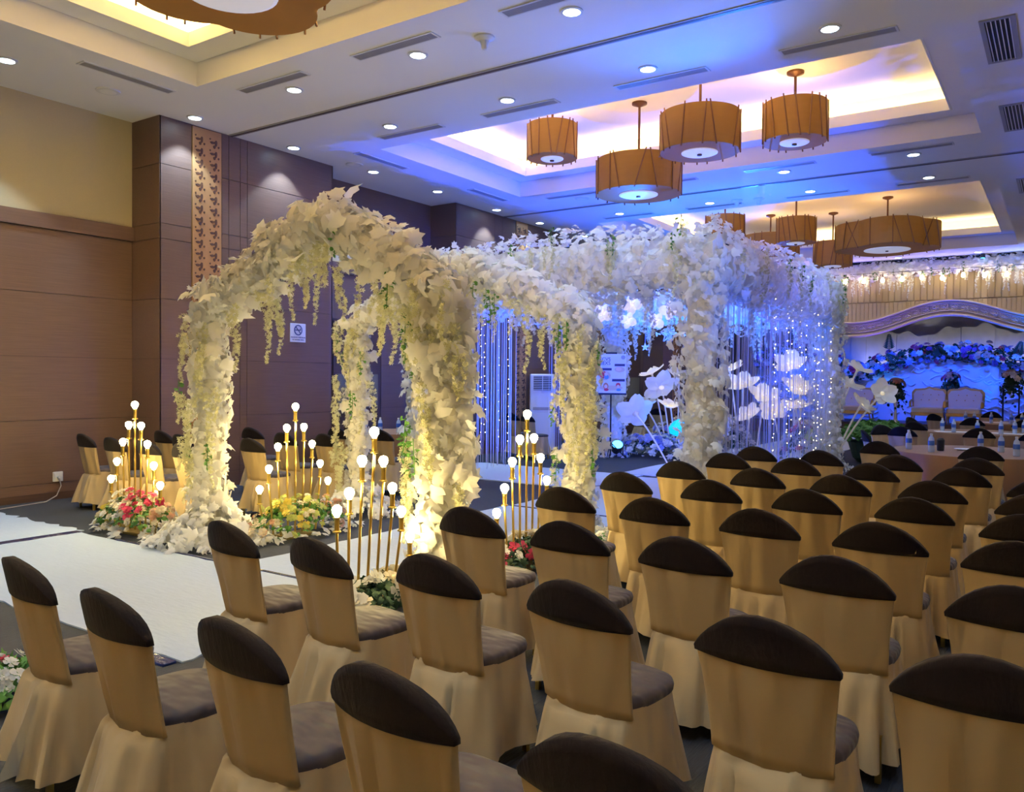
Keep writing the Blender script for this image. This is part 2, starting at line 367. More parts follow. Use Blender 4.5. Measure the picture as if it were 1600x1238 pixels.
for i, (y, lab) in enumerate(((10.2, 'square louvred return grille at the right of the ceiling, larger near one'), (13.25, 'square louvred return grille at the right of the ceiling, middle one'), (17.9, 'square louvred return grille at the right of the ceiling, farthest one'))):
    g = thing('return_grille', lab, 'air vent', (-.64, y, CZ), 0, 'return air grilles')
    mb = MB(); ring(mb, -.16, .16, -.66, .66, .045, -.015, 0); mb.obj('grille_frame', 'vent_grey', g)
    MB().box(-.12, .12, -.62, .62, -.004, 0).obj('grille_back', 'black', g)
    s2 = MB().box(-.007, .003, -.62, .62, -.013, -.004).mesh('slat', 'white_plastic')
    for k in range(6): link('slat', s2, g, (-.096+k*.041, 0, 0))
for x, y, lab in ((-10.3, 5.84, 'flat round speaker disc in the ceiling near the left wall'), (-10.22, 10.17, 'flat round ceiling disc above the dark pillar recess'), (-8.19, 14.55, 'small round ceiling disc beyond the middle tray')):
    t = thing('ceiling_speaker', lab, 'speaker', (x, y, CZ))
    MB().lathe([(.15, 0), (.145, -.012), (.125, -.016)], 24).obj('rim', 'white_plastic', t); MB().lathe([(.12, -.014), (.06, -.020), (.01, -.021)], 24).obj('speaker_mesh', 'ceiling_white', t)
for x, y, lab in ((-5.235, 7.136, 'white cone detector hanging from the ceiling before the near track'), (-5.167, 16.418, 'white cone detector hanging beyond the far track, right one'), (-5.6, 16.35, 'white cone detector hanging beyond the far track, left one')):
    t = thing('ceiling_detector', lab, 'detector', (x, y, CZ))
    MB().lathe([(.11, 0), (.11, -.018), (.085, -.028), (.05, -.045)], 20).obj('rose', 'white_plastic', t)
    MB().lathe([(.05, -.045), (.036, -.09), (.03, -.13), (.012, -.14)], 16).obj('cone', 'white_plastic', t)
# ------------------------------------------------------------------ pendants
def outline(R, lobes, n=72):
    pts = []
    for i in range(n):
        a = 2*PI*i/n
        if lobes:
            d = .42*R; q = .62*R; best = 0
            for k in range(lobes):
                b = 2*PI*k/lobes+.3; cc = d*math.cos(a-b); disc = q*q-(d*math.sin(a-b))**2
                if disc > 0: best = max(best, cc+math.sqrt(disc))
            rr = best
        else: rr = R
        pts.append((rr*math.cos(a), rr*math.sin(a)))
    return pts
def pendant(x, y, zb, h, R, lab, lobes=0, nb=16, ztop=6.12):
    t = thing('drum_pendant', lab, 'pendant lamp', (x, y, zb), 0, 'amber drum pendant lamps')
    o = outline(R, lobes); n = len(o); V = []; F = []
    for s, zz in ((1, 0), (1, h), (.985, h), (.985, .012)): V += [(p[0]*s, p[1]*s, zz) for p in o]
    for k in range(3):
        for i in range(n): F.append((k*n+i, k*n+(i+1) % n, (k+1)*n+(i+1) % n, (k+1)*n+i))
    F.append(tuple(range(n-1, -1, -1))); F.append(tuple(3*n+i for i in range(n)))
    MB().add(V, F).obj('lamp_shade', 'shade', t, False)
    MB().lathe([(R*.46, 0), (R*.46, -.012), (R*.42, -.022), (R*.05, -.026)], 32).obj('diffuser', 'diffuser', t)
    MB().lathe([(.035, -.026), (.035, -.045), (.015, -.05)], 10).obj('finial', 'bronze', t)
    rd = random.Random(int(x*100+y*10))
    for k in range(nb):
        i0 = int((k+.2)*n/nb+rd.uniform(-1.6, 1.6)) % n; i1 = (i0+rd.choice((-3, -2, 0, 0, 1, 3))) % n
        a, b = Vector((*o[i0], -.03))*1.0, Vector((*o[i1], h+.03))
        a.x *= 1.012; a.y *= 1.012; b.x *= 1.012; b.y *= 1.012
        MB().tube([a, (a+b)/2*1.0+Vector(((a+b).x*.0, 0, 0)), b], .011, 5).obj('batten', 'batten', t)
    MB().tube([(0, 0, h*.5), (0, 0, ztop-zb)], .02, 8).obj('rod', 'bronze', t)
    MB().lathe([(.02, ztop-zb-.07), (.12, ztop-zb-.03), (.12, ztop-zb)], 20).obj('ceiling_rose', 'bronze', t)
    light('pendant_lamp', 'POINT', (x, y, zb+h*.75), 18, (1, .62, .25), shadow_soft_size=.1)
    return t
pendant(-5.72, 12.0, 4.66, .54, .67, 'amber drum lamp of the middle tray, the widest and lowest hanging one')
pendant(-3.28, 12.0, 5.12, .54, .445, 'amber drum lamp of the middle tray, rightmost one with visible ceiling rose')
pendant(-4.35, 11.1, 4.92, .54, .55, 'amber drum lamp of the middle tray, between the widest and the rightmost')
pendant(-6.95, 11.35, 5.26, .54, .40, 'amber drum lamp of the middle tray, small leftmost one')
pendant(-5.82, 4.34, 4.90, .54, .86, 'big amber lobed lamp cut by the top picture edge', 4, 20)
pendant(-3.60, 21.3, 4.86, .60, 1.12, 'wide lobed amber lamp of the farthest tray', 4, 22)
pendant(-5.45, 20.2, 5.02, .58, .46, 'amber drum lamp of the farthest tray, left of the wide lobed one')
pendant(-5.13, 22.56, 4.72, .62, .48, 'amber drum lamp of the farthest tray, lowest one above the canopy corner')
pendant(-6.6, 22.0, 4.95, .60, .75, 'amber drum lamp of the farthest tray, half hidden behind white leaves')
pendant(-6.75, 18.9, 4.95, .62, .45, 'amber drum lamp showing just above the canopy top edge')

# ------------------------------------------------------------------ chairs
def Wz(z): return np.interp(z, [.40, .47, .6, .72, .80, .96], [.205, .205, .212, .226, .236, .238])
def back_shell(z0, off, seed=0, wr=0.0):
    nu, nv = 17, 12 if z0 < .6 else 6
    rs = np.random.default_rng(seed); ph = rs.uniform(0, 6, 4)
    G = []
    for side in (0, 1):
        for j in range(nv):
            for i in range(nu):
                uu = math.sin(PI/2*(-1+2*i/(nu-1)))
                top = .797+off+.153*max(0, 1-abs(uu)**1.9)**.92
                z = z0+(top-z0)*j/(nv-1)
                x = uu*(Wz(z)+off)
                lean = -.205-.10*(z-.44)/.5
                y = lean+.055*uu*uu
                th = .055*(1-.75*abs(uu)**5)*(1-.5*max(0, (z-.8)/.15)**3)
                y += (-off if side == 0 else th+off)
                if side == 0 and wr: y += wr*(math.sin(9*uu+ph[0]+3*z)*.5+math.sin(19*uu+ph[1]-4*z)*.4)*min(1, (z-z0)*8+.3)*min(1, (.86-z)*6 if z < .86 else .1)
                G.append((x, y, z))
    F = []; n = nu*nv
    for s in (0, 1):
        for j in range(nv-1):
            for i in range(nu-1):
                a = s*n+j*nu+i; F.append((a, a+1, a+nu+1, a+nu))
    rim = [j*nu for j in range(nv)]+[(nv-1)*nu+i for i in range(1, nu)]+[j*nu+nu-1 for j in range(nv-2, -1, -1)]
    for a, b in zip(rim[:-1], rim[1:]): F.append((a, b, b+n, a+n))
    bot = list(range(nu))
    for a, b in zip(bot[:-1], bot[1:]): F.append((a, b, b+n, a+n))
    return MB().add(G, F)
def skirt(seed):
    rs = np.random.default_rng(seed); n = 80; ph = rs.uniform(0, 6.28, 5); fr = rs.integers(7, 13, 3)
    zs = [.475, .442, .425, .38, .31, .23, .15, .085]; V = []; F = []
    for z in zs:
        t = min(1, (.475-z)/.40); te = t**1.1
        for i in range(n):
            a = 2*PI*i/n; ca, sa = math.cos(a), math.sin(a)
            ex = 2/(3.6 if sa > 0 else 3.0)
            bx = math.copysign(abs(ca)**ex, ca); by = math.copysign(abs(sa)**ex, sa)
            hx = .212+.045*te; tb = max(0, (.44-z)/.36); yb = .188+.03*min(1, tb*20)+.10*tb; yf = .235+.03*te
            pl = t*(.019*math.sin(fr[0]*a+ph[0])+.015*math.sin(fr[1]*a+ph[1]+2*t)+.006*math.sin(2*fr[2]*a+ph[2]))
            if z < .40 and i == int(n*.75)+(seed % 3-1)*4: pl -= .12*t
            elif z < .40 and abs(i-int(n*.75)-(seed % 3-1)*4) == 1: pl += .016*t
            k = 1+pl/.24
            z2 = z+(.015*math.sin(3*a+ph[3]) if z < .1 else 0)
            V.append((bx*hx*k, by*(yf if by > 0 else yb)*k-.01, z2))
    for j in range(len(zs)-1):
        for i in range(n): F.append((j*n+i, j*n+(i+1) % n, (j+1)*n+(i+1) % n, (j+1)*n+i))
    return MB().add(V, F)
def seat_pad():
    n = 48; V = []; F = []
    prof = [(1.0, .468), (1.01, .485), (.985, .502), (.9, .512), (.5, .52), (.05, .522)]
    for s, z in prof:
        for i in range(n):
            a = 2*PI*i/n; ca, sa = math.cos(a), math.sin(a); ex = 2/3.4
            bx = math.copysign(abs(ca)**ex, ca); by = math.copysign(abs(sa)**ex, sa)
            V.append((bx*.213*s, by*(.245 if by > 0 else .165)*s, z))
    for j in range(len(prof)-1):
        for i in range(n): F.append((j*n+i, j*n+(i+1) % n, (j+1)*n+(i+1) % n, (j+1)*n+i))
    F.append(tuple((len(prof)-1)*n+i for i in range(n)))
    return MB().add(V, F)
protos = []
legm = MB().box(-.012, .012, -.012, .012, 0, .2).mesh('leg', 'gold')
capm = back_shell(.785, .005).mesh('top_cap', 'cap', True); seatm = seat_pad().mesh('seat', 'seat_cloth', True)
def make_chair(v):
    t = thing('banquet_chair', '', 'chair')
    link('backrest', back_shell(.44, 0, v, (.009, .016, .012, .018)[v]).mesh('backrest', 'khaki', True), t)
    link('top_cap', capm, t)['label'] = 'dark cap over the backrest'
    link('seat', seatm, t)['label'] = 'dark seat cover'
    link('skirt', skirt(v+11).mesh('skirt', 'khaki_skirt', True), t)
    for sx in (-1, 1):
        for yy in (-.215, .185): link('leg', legm, t, (sx*.185, yy, 0))
    return t
used = [False]*4
for v in range(4): protos.append(make_chair(v))
nch = 0
def chair(ax, ay, rz, lab, group):    # ax, ay: where the top of the backrest is
    global nch
    v = nch % 4; nch += 1
    off = Matrix.Rotation(rz, 2)@Vector((0, .285))
    loc = (ax+off.x, ay+off.y, 0)
    if not used[v]:
        used[v] = True; t = protos[v]; t.location = loc; t.rotation_euler = (0, 0, rz); t['label'] = lab; t['group'] = group
    else: t = dup(protos[v], loc, rz, lab, group)
    return t
RB = [[(-3.53, 1.60), (-2.775, 1.53), (-2.14, 1.57), (-1.477, 1.54), (-.79, 1.49)],
      [(-3.574, 2.62), (-2.89, 2.59), (-2.22, 2.64), (-1.514, 2.605), (-.79, 2.56), (-.17, 2.55)],
      [(-2.86, 3.74), (-2.165, 3.68), (-1.505, 3.64), (-.808, 3.64), (-.137, 3.5)],
      [(-2.86, 4.82), (-2.16, 4.75), (-1.476, 4.71), (-.81, 4.66), (-.17, 4.5)],
      [(-2.94, 5.92), (-2.2, 5.87), (-1.48, 5.79), (-.803, 5.80), (-.17, 5.45)],
      [(-2.93, 7.05), (-2.17, 6.90), (-1.486, 6.86), (-.82, 6.87), (-.15, 6.5)],
      [(-2.865, 8.16), (-2.16, 8.05), (-1.46, 8.01), (-.746, 8.11), (-.13, 7.55)],
      [(-2.895, 9.16), (-2.18, 9.125), (-1.415, 9.10), (-.713, 9.24)]]
jr = random.Random(3)
for i, row in enumerate(RB):
    for j, (x, y) in enumerate(row):
        a = (-.10 if i < 2 and j < 4 else -.03)+jr.uniform(-.05, .05)
        rw = 'nearest row' if i == 0 else ('farthest row' if i == 7 else '%s nearest row' % ORD[i])
        chair(x, y, a, 'khaki covered chair with dark cap, %s from the white aisle, %s' % (ORD[j], rw), 'covered chairs right of the aisle')
LB = [[(-8.02, 5.36), (-8.72, 5.36), (-9.38, 5.33), (-10.2, 5.43)], [(-8.08, 6.30), (-9.25, 6.15), (-10.05, 6.4)],
      [(-7.98, 7.40), (-8.55, 7.2), (-9.75, 7.62)], [(-8.85, 8.45), (-8.1, 8.55)]]
for i, row in enumerate(LB):
    for j, (x, y) in enumerate(row):
        rw = ['nearest row', 'second row', 'third row', 'row before the table'][i]
        chair(x, y, jr.uniform(-.08, .08)-.05, 'khaki covered chair left of the white arch, %s from the aisle, %s' % (ORD[j], rw), 'covered chairs left of the aisle')

# ------------------------------------------------------------------ carpets
def slab(name, x0, x1, y0, y1, z1, m, lab, wob=.02, rot=0):
    n = 24; top = []
    rs = random.Random(int(x0*10+y0*7))
    for i in range(n+1): top.append((x0+(x1-x0)*i/n, y0+rs.uniform(-wob, wob)))
    for i in range(n+1): top.append((x1+rs.uniform(-wob, wob), y0+(y1-y0)*i/n))
    for i in range(n+1): top.append((x1-(x1-x0)*i/n, y1+rs.uniform(-wob, wob)))
    for i in range(n+1): top.append((x0+rs.uniform(-wob, wob), y1-(y1-y0)*i/n))
    return tag(MB().prism(top, 2, .001, z1).obj(name, m), lab, 'carpet')
slab('white_runner', -8.66, -4.28, 2.86, 4.60, .012, 'white_carpet', 'white felt carpet laid across the floor before the flower arch')
slab('white_runner', -11.0, -8.76, 2.9, 4.68, .011, 'white_carpet', 'white felt carpet piece at the left picture edge', .05)
slab('white_runner', -6.10, -4.32, 4.62, 8.9, .012, 'white_carpet', 'white felt aisle carpet leading through the flower arch')
slab('white_runner', -6.05, -4.32, 8.93, 12.9, .012, 'white_carpet', 'white felt aisle carpet below the near end of the canopy')
slab('white_runner', -6.6, -4.4, 13.2, 26.0, .011, 'white_carpet', 'white felt aisle carpet running on to the stage')
slab('white_runner', -9.6, -6.1, 10.95, 13.1, .013, 'white_carpet', 'white felt carpet branching left under the canopy', .03)
for x0, x1, y0, y1, lab in ((-8.78, -8.66, 2.86, 4.62, 'glossy dark blue tape strip joining the carpets at the left'), (-4.62, -4.30, 2.76, 2.85, 'glossy dark tape along the near carpet edge'), (-8.0, -4.3, 4.595, 4.635, 'thin dark seam strip across the aisle before the arch'), (-6.1, -4.32, 8.89, 8.94, 'thin dark seam strip across the aisle beyond the arch')):
    tag(MB().rbox(x0, x1, y0, y1, .002, .017, .003).obj('floor_tape', 'tape'), lab, 'tape')

# ------------------------------------------------------------------ leaves and flowers
h = [(0, 0), (.26, .02), (.50, .26), (.29, .38), (.36, .68), (.13, .66)]
LO = h+[(0, 1.0)]+[(-x, y) for x, y in h[:0:-1]]
def leaf_tpl(k):
    rs = np.random.default_rng(k); V = [(0, .42, .10)]
    for (x, y) in LO: V.append((x*rs.uniform(.8, 1.15), y*rs.uniform(.9, 1.1), -.28*abs(x)-.16*max(0, y-.5)+rs.uniform(-.05, .05)))
    n = len(LO); F = [(0, 1+i, 1+(i+1) % n) for i in range(n)]
    return np.array(V), np.array(F)
LEAVES = [leaf_tpl(k) for k in range(6)]
def star_tpl(np_=5, cup=.25):
    V = [(0, 0, 0)]; F = []
    for i in range(np_):
        a = 2*PI*i/np_; b = PI/np_
        V += [(.55*math.cos(a-b*.7), .55*math.sin(a-b*.7), cup*.6), (math.cos(a), math.sin(a), cup), (.55*math.cos(a+b*.7), .55*math.sin(a+b*.7), cup*.6)]
        k = 1+3*i; F += [(0, k, k+1), (0, k+1, k+2)]
    return np.array(V), np.array(F)
STAR = star_tpl()
def rose_tpl(k=0):
    V = []; F = []; rs = random.Random(k)
    for lay, (rr, zc, tilt) in enumerate(((1.0, .1, .25), (.72, .28, .6), (.42, .42, 1.0))):
        for i in range(5):
            a = 2*PI*(i+.5*lay)/5+rs.uniform(-.1, .1); n = len(V); d = .62*rr
            for (aa, q, zz) in ((0, .12, 0), (-.55, .75, .5), (-.3, 1.05, .8), (.3, 1.05, .8), (.55, .75, .5)):
                V.append((rr*q*math.cos(a+aa)*1.0, rr*q*math.sin(a+aa), zc+zz*tilt*rr*.6))
            F += [(n, n+1, n+2), (n, n+2, n+3), (n, n+3, n+4)]
    return np.array(V), np.array(F)
ROSE = [rose_tpl(k) for k in range(3)]
def frames(P, N, jit=.5, down=.4, rs=rng):
    n = len(P); A = N+jit*rs.normal(size=(n, 3)); A /= np.linalg.norm(A, axis=1, keepdims=True)
    T = rs.normal(size=(n, 3))+np.array([0, 0, -down*2]); T -= (T*A).sum(1, keepdims=True)*A; T /= np.linalg.norm(T, axis=1, keepdims=True)+1e-9
    B = np.cross(T, A); return np.stack([B, T, A], axis=2)
def merged(name, tpls, P, R, S, m, parent=None, smooth=False):
    VV = []; FF = []; b = 0; pick = rng.integers(0, len(tpls), len(P))
    for k, (V, F) in enumerate(tpls):
        I = np.where(pick == k)[0]
        if not len(I): continue
        W = np.einsum('nij,vj->nvi', R[I], V)*S[I, None, None]+P[I, None, :]
        VV.append(W.reshape(-1, 3)); FF.append((F[None]+(np.arange(len(I))*len(V))[:, None, None]).reshape(-1, 3)+b); b += len(I)*len(V)
    return link(name, npmesh(name, np.concatenate(VV), np.concatenate(FF), m, smooth), parent)
LEAFM = [npmesh('leaf', *t, m) for t in LEAVES for m in ('leaf', 'leaf_b')]
def single(name, meshes, P, R, S, parent):
    for k in range(len(P)):
        o = link(name, meshes[int(rng.integers(len(meshes)))], parent, P[k], Matrix(R[k].tolist()).to_euler(), float(S[k]))
def tubes_sample(segs, n):
    """segs: (p0, p1, r0, r1, sy) -> points and outward normals on lumpy tubes (sy squashes/stretches vertically)"""
    wts = np.array([np.linalg.norm(np.array(b)-np.array(a))*(c+d) for a, b, c, d, *_ in segs]); wts /= wts.sum()
    PP = []; NN = []
    for (a, b, r0, r1, *ex), q in zip(segs, wts):
        k = int(n*q)+1; a = np.array(a, float); b = np.array(b, float); sv = ex[0] if ex else 1
        t = rng.uniform(0, 1, k); th = rng.uniform(0, 2*PI, k); d = (b-a)/np.linalg.norm(b-a)
        ref = np.array([0, 0, 1.]) if abs(d[2]) < .9 else np.array([1., 0, 0])
        e1 = np.cross(d, ref); e1 /= np.linalg.norm(e1); e2 = np.cross(e1, d)
        rr = (r0+(r1-r0)*t)*(1+.18*np.sin(t*9+2*th)+rng.uniform(-.15, .22, k))
        N = np.cos(th)[:, None]*e1+np.sin(th)[:, None]*e2
        off = N*rr[:, None]
        if sv != 1: off = (np.cos(th)*rr)[:, None]*e1+(np.sin(th)*rr*sv)[:, None]*e2
        PP.append(a+t[:, None]*(b-a)+off); NN.append(N)
    return np.concatenate(PP), np.concatenate(NN)
def core(segs, parent, name='flower_filling', k=.72, m='core'):
    mb = MB()
    for (a, b, r0, r1, *ex) in segs:
        n = max(3, int(np.linalg.norm(np.array(b)-np.array(a))/.14)); a = Vector(a); b = Vector(b); sv = ex[0] if ex else 1
        d = (b-a).normalized(); ref = Vector((0, 0, 1)) if abs(d.z) < .9 else Vector((1, 0, 0)); e1 = d.cross(ref).normalized(); e2 = e1.cross(d)
        V = []; F = []; q = 12
        for i in range(n+1):
            t = i/n; rr = (r0+(r1-r0)*t)*k
            for j in range(q):
                th = 2*PI*j/q; w2 = rr*(1+.16*random.uniform(-1, 1)); V.append(a+t*(b-a)+w2*math.cos(th)*e1+w2*sv*math.sin(th)*e2)
        for i in range(n):
            for j in range(q): F.append((i*q+j, i*q+(j+1) % q, (i+1)*q+(j+1) % q, (i+1)*q+j))
        F.append(tuple(range(q-1, -1, -1))); F.append(tuple(n*q+j for j in range(q)))
        mb.add(V, F)
    return stuff(mb.obj(name, m, parent))
def vine_mesh(L, k, m, w=.05):
    rs = np.random.default_rng(k); n = int(L*150); t = np.sort(rs.uniform(0, 1, n)); th = rs.uniform(0, 2*PI, n)
    rr = w*(1-.7*t)*rs.uniform(.3, 1, n); sway = .03*np.sin(t*5+k)
    P = np.stack([rr*np.cos(th)+sway, rr*np.sin(th), -t*L], 1); N = np.stack([np.cos(th), np.sin(th), -.2+0*t], 1)
    R = frames(P, N, .6, .2, rs); S = .028*(1-.35*t)
    V, F = STAR; W = np.einsum('nij,vj->nvi', R, V)*S[:, None, None]+P[:, None]
    FF = (F[None]+(np.arange(n)*len(V))[:, None, None]).reshape(-1, 3)
    return npmesh('hanging_vine', W.reshape(-1, 3), FF, m)
VINES = [vine_mesh(L, k, m) for k, (L, m) in enumerate(((.35, 'vine'), (.5, 'vine'), (.65, 'vine'), (.45, 'vine'), (.4, 'vine_w'), (.6, 'vine_w')))]
GSPRIG = None
def sprig_mesh(k, m='green'):
    rs = np.random.default_rng(k); n = 9; P = np.stack([rs.uniform(-.05, .05, n), rs.uniform(-.03, .03, n), -np.linspace(0, .22, n)], 1); N = rs.normal(size=(n, 3))
    R = frames(P, N, .3, .6, rs); V, F = LEAVES[0]; W = np.einsum('nij,vj->nvi', R, V)*.045+P[:, None]
    st = np.array([(-.003, -.003, .02), (.003, -.003, .02), (0, .004, .02), (-.003, -.003, -.23), (.003, -.003, -.23), (0, .004, -.23)]); sf = np.array([(0, 1, 4), (0, 4, 3), (1, 2, 5), (1, 5, 4), (2, 0, 3), (2, 3, 5)])
    VV = W.reshape(-1, 3).copy(); VV[::len(V)] = VV[::len(V)]; VV[1::len(V)] = np.stack([0*P[:, 0], 0*P[:, 0], P[:, 2]], 1)
    return npmesh('green_sprig', np.concatenate([VV, st]), np.concatenate([(F[None]+(np.arange(n)*len(V))[:, None, None]).reshape(-1, 3), sf+len(VV)]), m)
SPRIG = [sprig_mesh(k) for k in range(3)]
def floral(name, lab, cat, segs, nleaf, size, loc=(0, 0, 0), base=None, nsing=290, k=.72):
    """a flower-clad frame: filling, up to 300 separate leaves, the rest of the leaves as one part"""
    t = thing(name, lab, cat, loc)
    L0 = np.array(loc); sg = [tuple([tuple(np.array(a)-L0), tuple(np.array(b)-L0)]+list(q)) for a, b, *q in segs]
    core(sg, t, k=k)
    P, N = tubes_sample(sg, nleaf)
    if base:
        for (bx, by, br, bh, nb) in base:
            a = rng.uniform(0, 2*PI, nb); q = np.sqrt(rng.uniform(0, 1, nb)); 
            Pb = np.stack([bx-L0[0]+br*q*np.cos(a), by-L0[1]+br*q*np.sin(a), .03+bh*(1-q)**1.3+rng.uniform(0, .05, nb)], 1)
            Nb = np.stack([np.cos(a)*.8, np.sin(a)*.8, .7+0*a], 1); P = np.concatenate([P, Pb]); N = np.concatenate([N, Nb])
    N = N/np.linalg.norm(N, axis=1, keepdims=True)
    S = size*rng.uniform(.55, 1.35, len(P)); R = frames(P, N, .45, .35)
    V = CAM-L0-P; d = np.linalg.norm(V, axis=1); face = (V*N).sum(1)/d
    score = np.where(face > .25, S/d*rng.uniform(.6, 1.4, len(P)), 0)
    I = np.argsort(-score); a, b = I[:nsing], I[nsing:]
    S[a] *= 1.4; P[a] += N[a]*.045
    single('leaf', LEAFM, P[a], R[a], S[a], t)
    hb = len(b)//2
    stuff(merged('leaf_mass', LEAVES, P[b[:hb]], R[b[:hb]], S[b[:hb]], 'leaf', t)); stuff(merged('leaf_mass', LEAVES, P[b[hb:]], R[b[hb:]], S[b[hb:]], 'leaf_b', t))
    return t
def hang(t, pts, meshes=VINES[:4], zr=(0, 0), name='hanging_vine'):
    L0 = np.array(t.location)
    for p in pts: link(name, meshes[int(rng.integers(len(meshes)))], t, np.array(p)-L0, (rng.uniform(-.08, .08), rng.uniform(-.08, .08), rng.uniform(0, 6)), rng.uniform(.8, 1.15))
def gable(y, xl, xr, zc, xp, zp, r):
    return [((xl, y, .05), (xl, y, zc), r*.8, r*.75), ((xr, y, .05), (xr, y, zc), r*1.0, r*.95), ((xl-.03, y, zc-.05), (xp, y, zp), r, r*1.05), ((xr+.03, y, zc-.05), (xp, y, zp), r, r*1.05)]
A = gable(5.2, -7.29, -4.20, 2.42, -5.52, 3.14, .20)
archA = floral('flower_arch', 'near gabled arch of white leaves with yellow hanging blossoms', 'flower arch', A, 3400, .115, (-5.75, 5.2, 0), [(-7.2, 5.15, .62, .45, 420), (-4.2, 5.15, .5, .4, 150)])
def along(seg, n, side, drop=.1):
    (a, b, *_ ) = seg; a = np.array(a); b = np.array(b); out = []
    for k in range(n):
        p = a+(b-a)*rng.uniform(.05, 1); out.append((p[0]+rng.uniform(-.1, .1), p[1]+side*.2+rng.uniform(-.06, .06), p[2]-drop-rng.uniform(0, .12)))
    return out
hang(archA, along(A[2], 11, -.7, .2)+along(A[3], 12, -.7, .2)+along(A[2], 4, .5, .2)+along(A[3], 4, .5, .2))
def oncol(x, y, z0, z1, n, r, m=1):
    out = []
    for k in range(n):
        a = rng.uniform(PI*.95, PI*1.95); out.append((x+r*math.cos(a), y+r*math.sin(a), rng.uniform(z0, z1)))
    return out
hang(archA, oncol(-7.29, 5.2, .9, 2.4, 15, .28)+oncol(-4.20, 5.2, .7, 2.5, 22, .30))
hang(archA, oncol(-7.29, 5.2, .9, 2.4, 4, .3)+oncol(-4.2, 5.2, .9, 2.7, 7, .31)+along(A[3], 3, -1.2, 0), SPRIG, name='green_sprig')
B = gable(7.45, -7.40, -4.18, 2.42, -5.75, 3.02, .16)
archB = floral('flower_arch', 'far gabled arch of white leaves standing behind the near one', 'flower arch', B, 3000, .10, (-5.75, 7.45, 0), [(-7.3, 7.35, .6, .4, 300), (-4.2, 7.4, .35, .3, 100)])
hang(archB, along(B[2], 10, -1)+along(B[3], 14, -1)+oncol(-7.4, 7.45, .7, 2.4, 16, .29)+oncol(-4.18, 7.45, .6, 2.4, 18, .29))
hang(archB, oncol(-7.4, 7.45, .9, 2.4, 5, .3)+oncol(-4.18, 7.45, .9, 2.5, 5, .3)+along(B[3], 5, -1.2, .1), SPRIG, name='green_sprig')
# canopy
CX0, CX1, CY0, CY1, CT = -8.3, -3.76, 9.75, 16.3, 3.60
cz = 3.20
Cn = [((x, y, .05), (x, y, cz+.1), .255, .25) for x, y in ((CX0, CY0), (CX1, CY0), (CX1, CY1), (CX0, CY1))]
Cb = [((CX0-.2, CY0, cz), (CX1+.2, CY0, cz), .28, .28, 1.55), ((CX0-.2, CY1, cz), (CX1+.2, CY1, cz), .28, .28, 1.7), ((CX0, CY0, cz), (CX0, CY1, cz), .28, .28, 1.5), ((CX1, CY0, cz), (CX1, CY1, cz), .28, .28, 1.6)]
canopy = floral('flower_canopy', 'tall square canopy clad in white leaves and lit blue inside', 'flower canopy', Cn+Cb, 11500, .105, (-6.03, 13.0, 0), [(CX1, CY0, .5, .4, 120), (CX1, CY1, .5, .5, 120), (CX0, CY1, .6, .4, 120), (CX0, CY0, .5, .3, 100)])
hp = []
for k in range(14): hp.append((rng.uniform(CX0, CX1), CY0-.33+rng.uniform(-.05, .05), rng.uniform(3.35, 3.62)))
for k in range(10): hp.append((CX1+.33, rng.uniform(CY0, CY1), rng.uniform(3.2, 3.6)))
hang(canopy, hp); hang(canopy, [(p[0], p[1]-.04, p[2]+.1) for p in hp[:14:2]]+[(p[0]+.03, p[1], p[2]+.1) for p in hp[14::2]], SPRIG, name='green_sprig')
hw = []
for k in range(34): hw.append((rng.uniform(CX0, CX1), CY0+rng.uniform(-.2, .2), rng.uniform(2.75, 2.95)))
for k in range(34): hw.append((rng.uniform(CX0, CX1), CY1+rng.uniform(-.2, .2), rng.uniform(2.75, 3.0)))
for k in range(26): hw.append((CX1+rng.uniform(-.2, .2), rng.uniform(CY0, CY1), rng.uniform(2.7, 2.95)))
hang(canopy, hw, VINES[4:])
fr = MB()
for a, b in (((CX0, CY0), (CX1, CY0)), ((CX1, CY0), (CX1, CY1)), ((CX1, CY1), (CX0, CY1)), ((CX0, CY1), (CX0, CY0))): fr.tube([(a[0]+6.03, a[1]-13, CT-.1), (b[0]+6.03, b[1]-13, CT-.1)], .012, 6)
fr.obj('canopy_rail', 'black', canopy)
# string curtains and fairy lights
def curtain(name, lab, p0, p1, n, z0, z1, m='string', w=.009):
    P0, P1 = np.array(p0), np.array(p1); mb = MB()
    rs = np.random.default_rng(int(abs(p0[0]*10+p0[1]*100)))
    for k in range(n):
        t = (k+rs.uniform(-.3, .3))/n; p = P0+(P1-P0)*t; off = rs.uniform(-.12, .12); d = (P1-P0)/np.linalg.norm(P1-P0); q = np.array([-d[1], d[0]])*off
        x, y = p+q; ww = w*rs.uniform(.6, 1.5); zb = z1+abs(rs.normal(0, .12))
        mb.add([(x-ww*d[0]/2, y-ww*d[1]/2, z0), (x+ww*d[0]/2, y+ww*d[1]/2, z0), (x+q[0]*.02, y+q[1]*.02+.004, z0), (x-ww*d[0]/2, y-ww*d[1]/2, zb), (x+ww*d[0]/2, y+ww*d[1]/2, zb), (x+q[0]*.02, y+.004, zb)], [(0, 1, 4, 3), (1, 2, 5, 4), (2, 0, 3, 5), (3, 4, 5)])
    return tag(mb.obj(name, m), lab, 'curtain', None, 'stuff')
curtain('string_curtain', 'fringe of long white strings hanging on the right canopy side', (CX1, CY0+.4), (CX1, CY1-.3), 230, 3.0, .08, 'string', .013)
curtain('string_curtain', 'fringe of blue lit strings at the left canopy side', (CX0, CY0+.3), (CX0, CY0+2.6), 70, 2.9, .12, 'string', .011)
curtain('string_curtain', 'thin strings hanging at the far left canopy corner', (CX0-.05, CY1-2.6), (CX0, CY1-1.3), 26, 2.9, .1, 'string', .012)
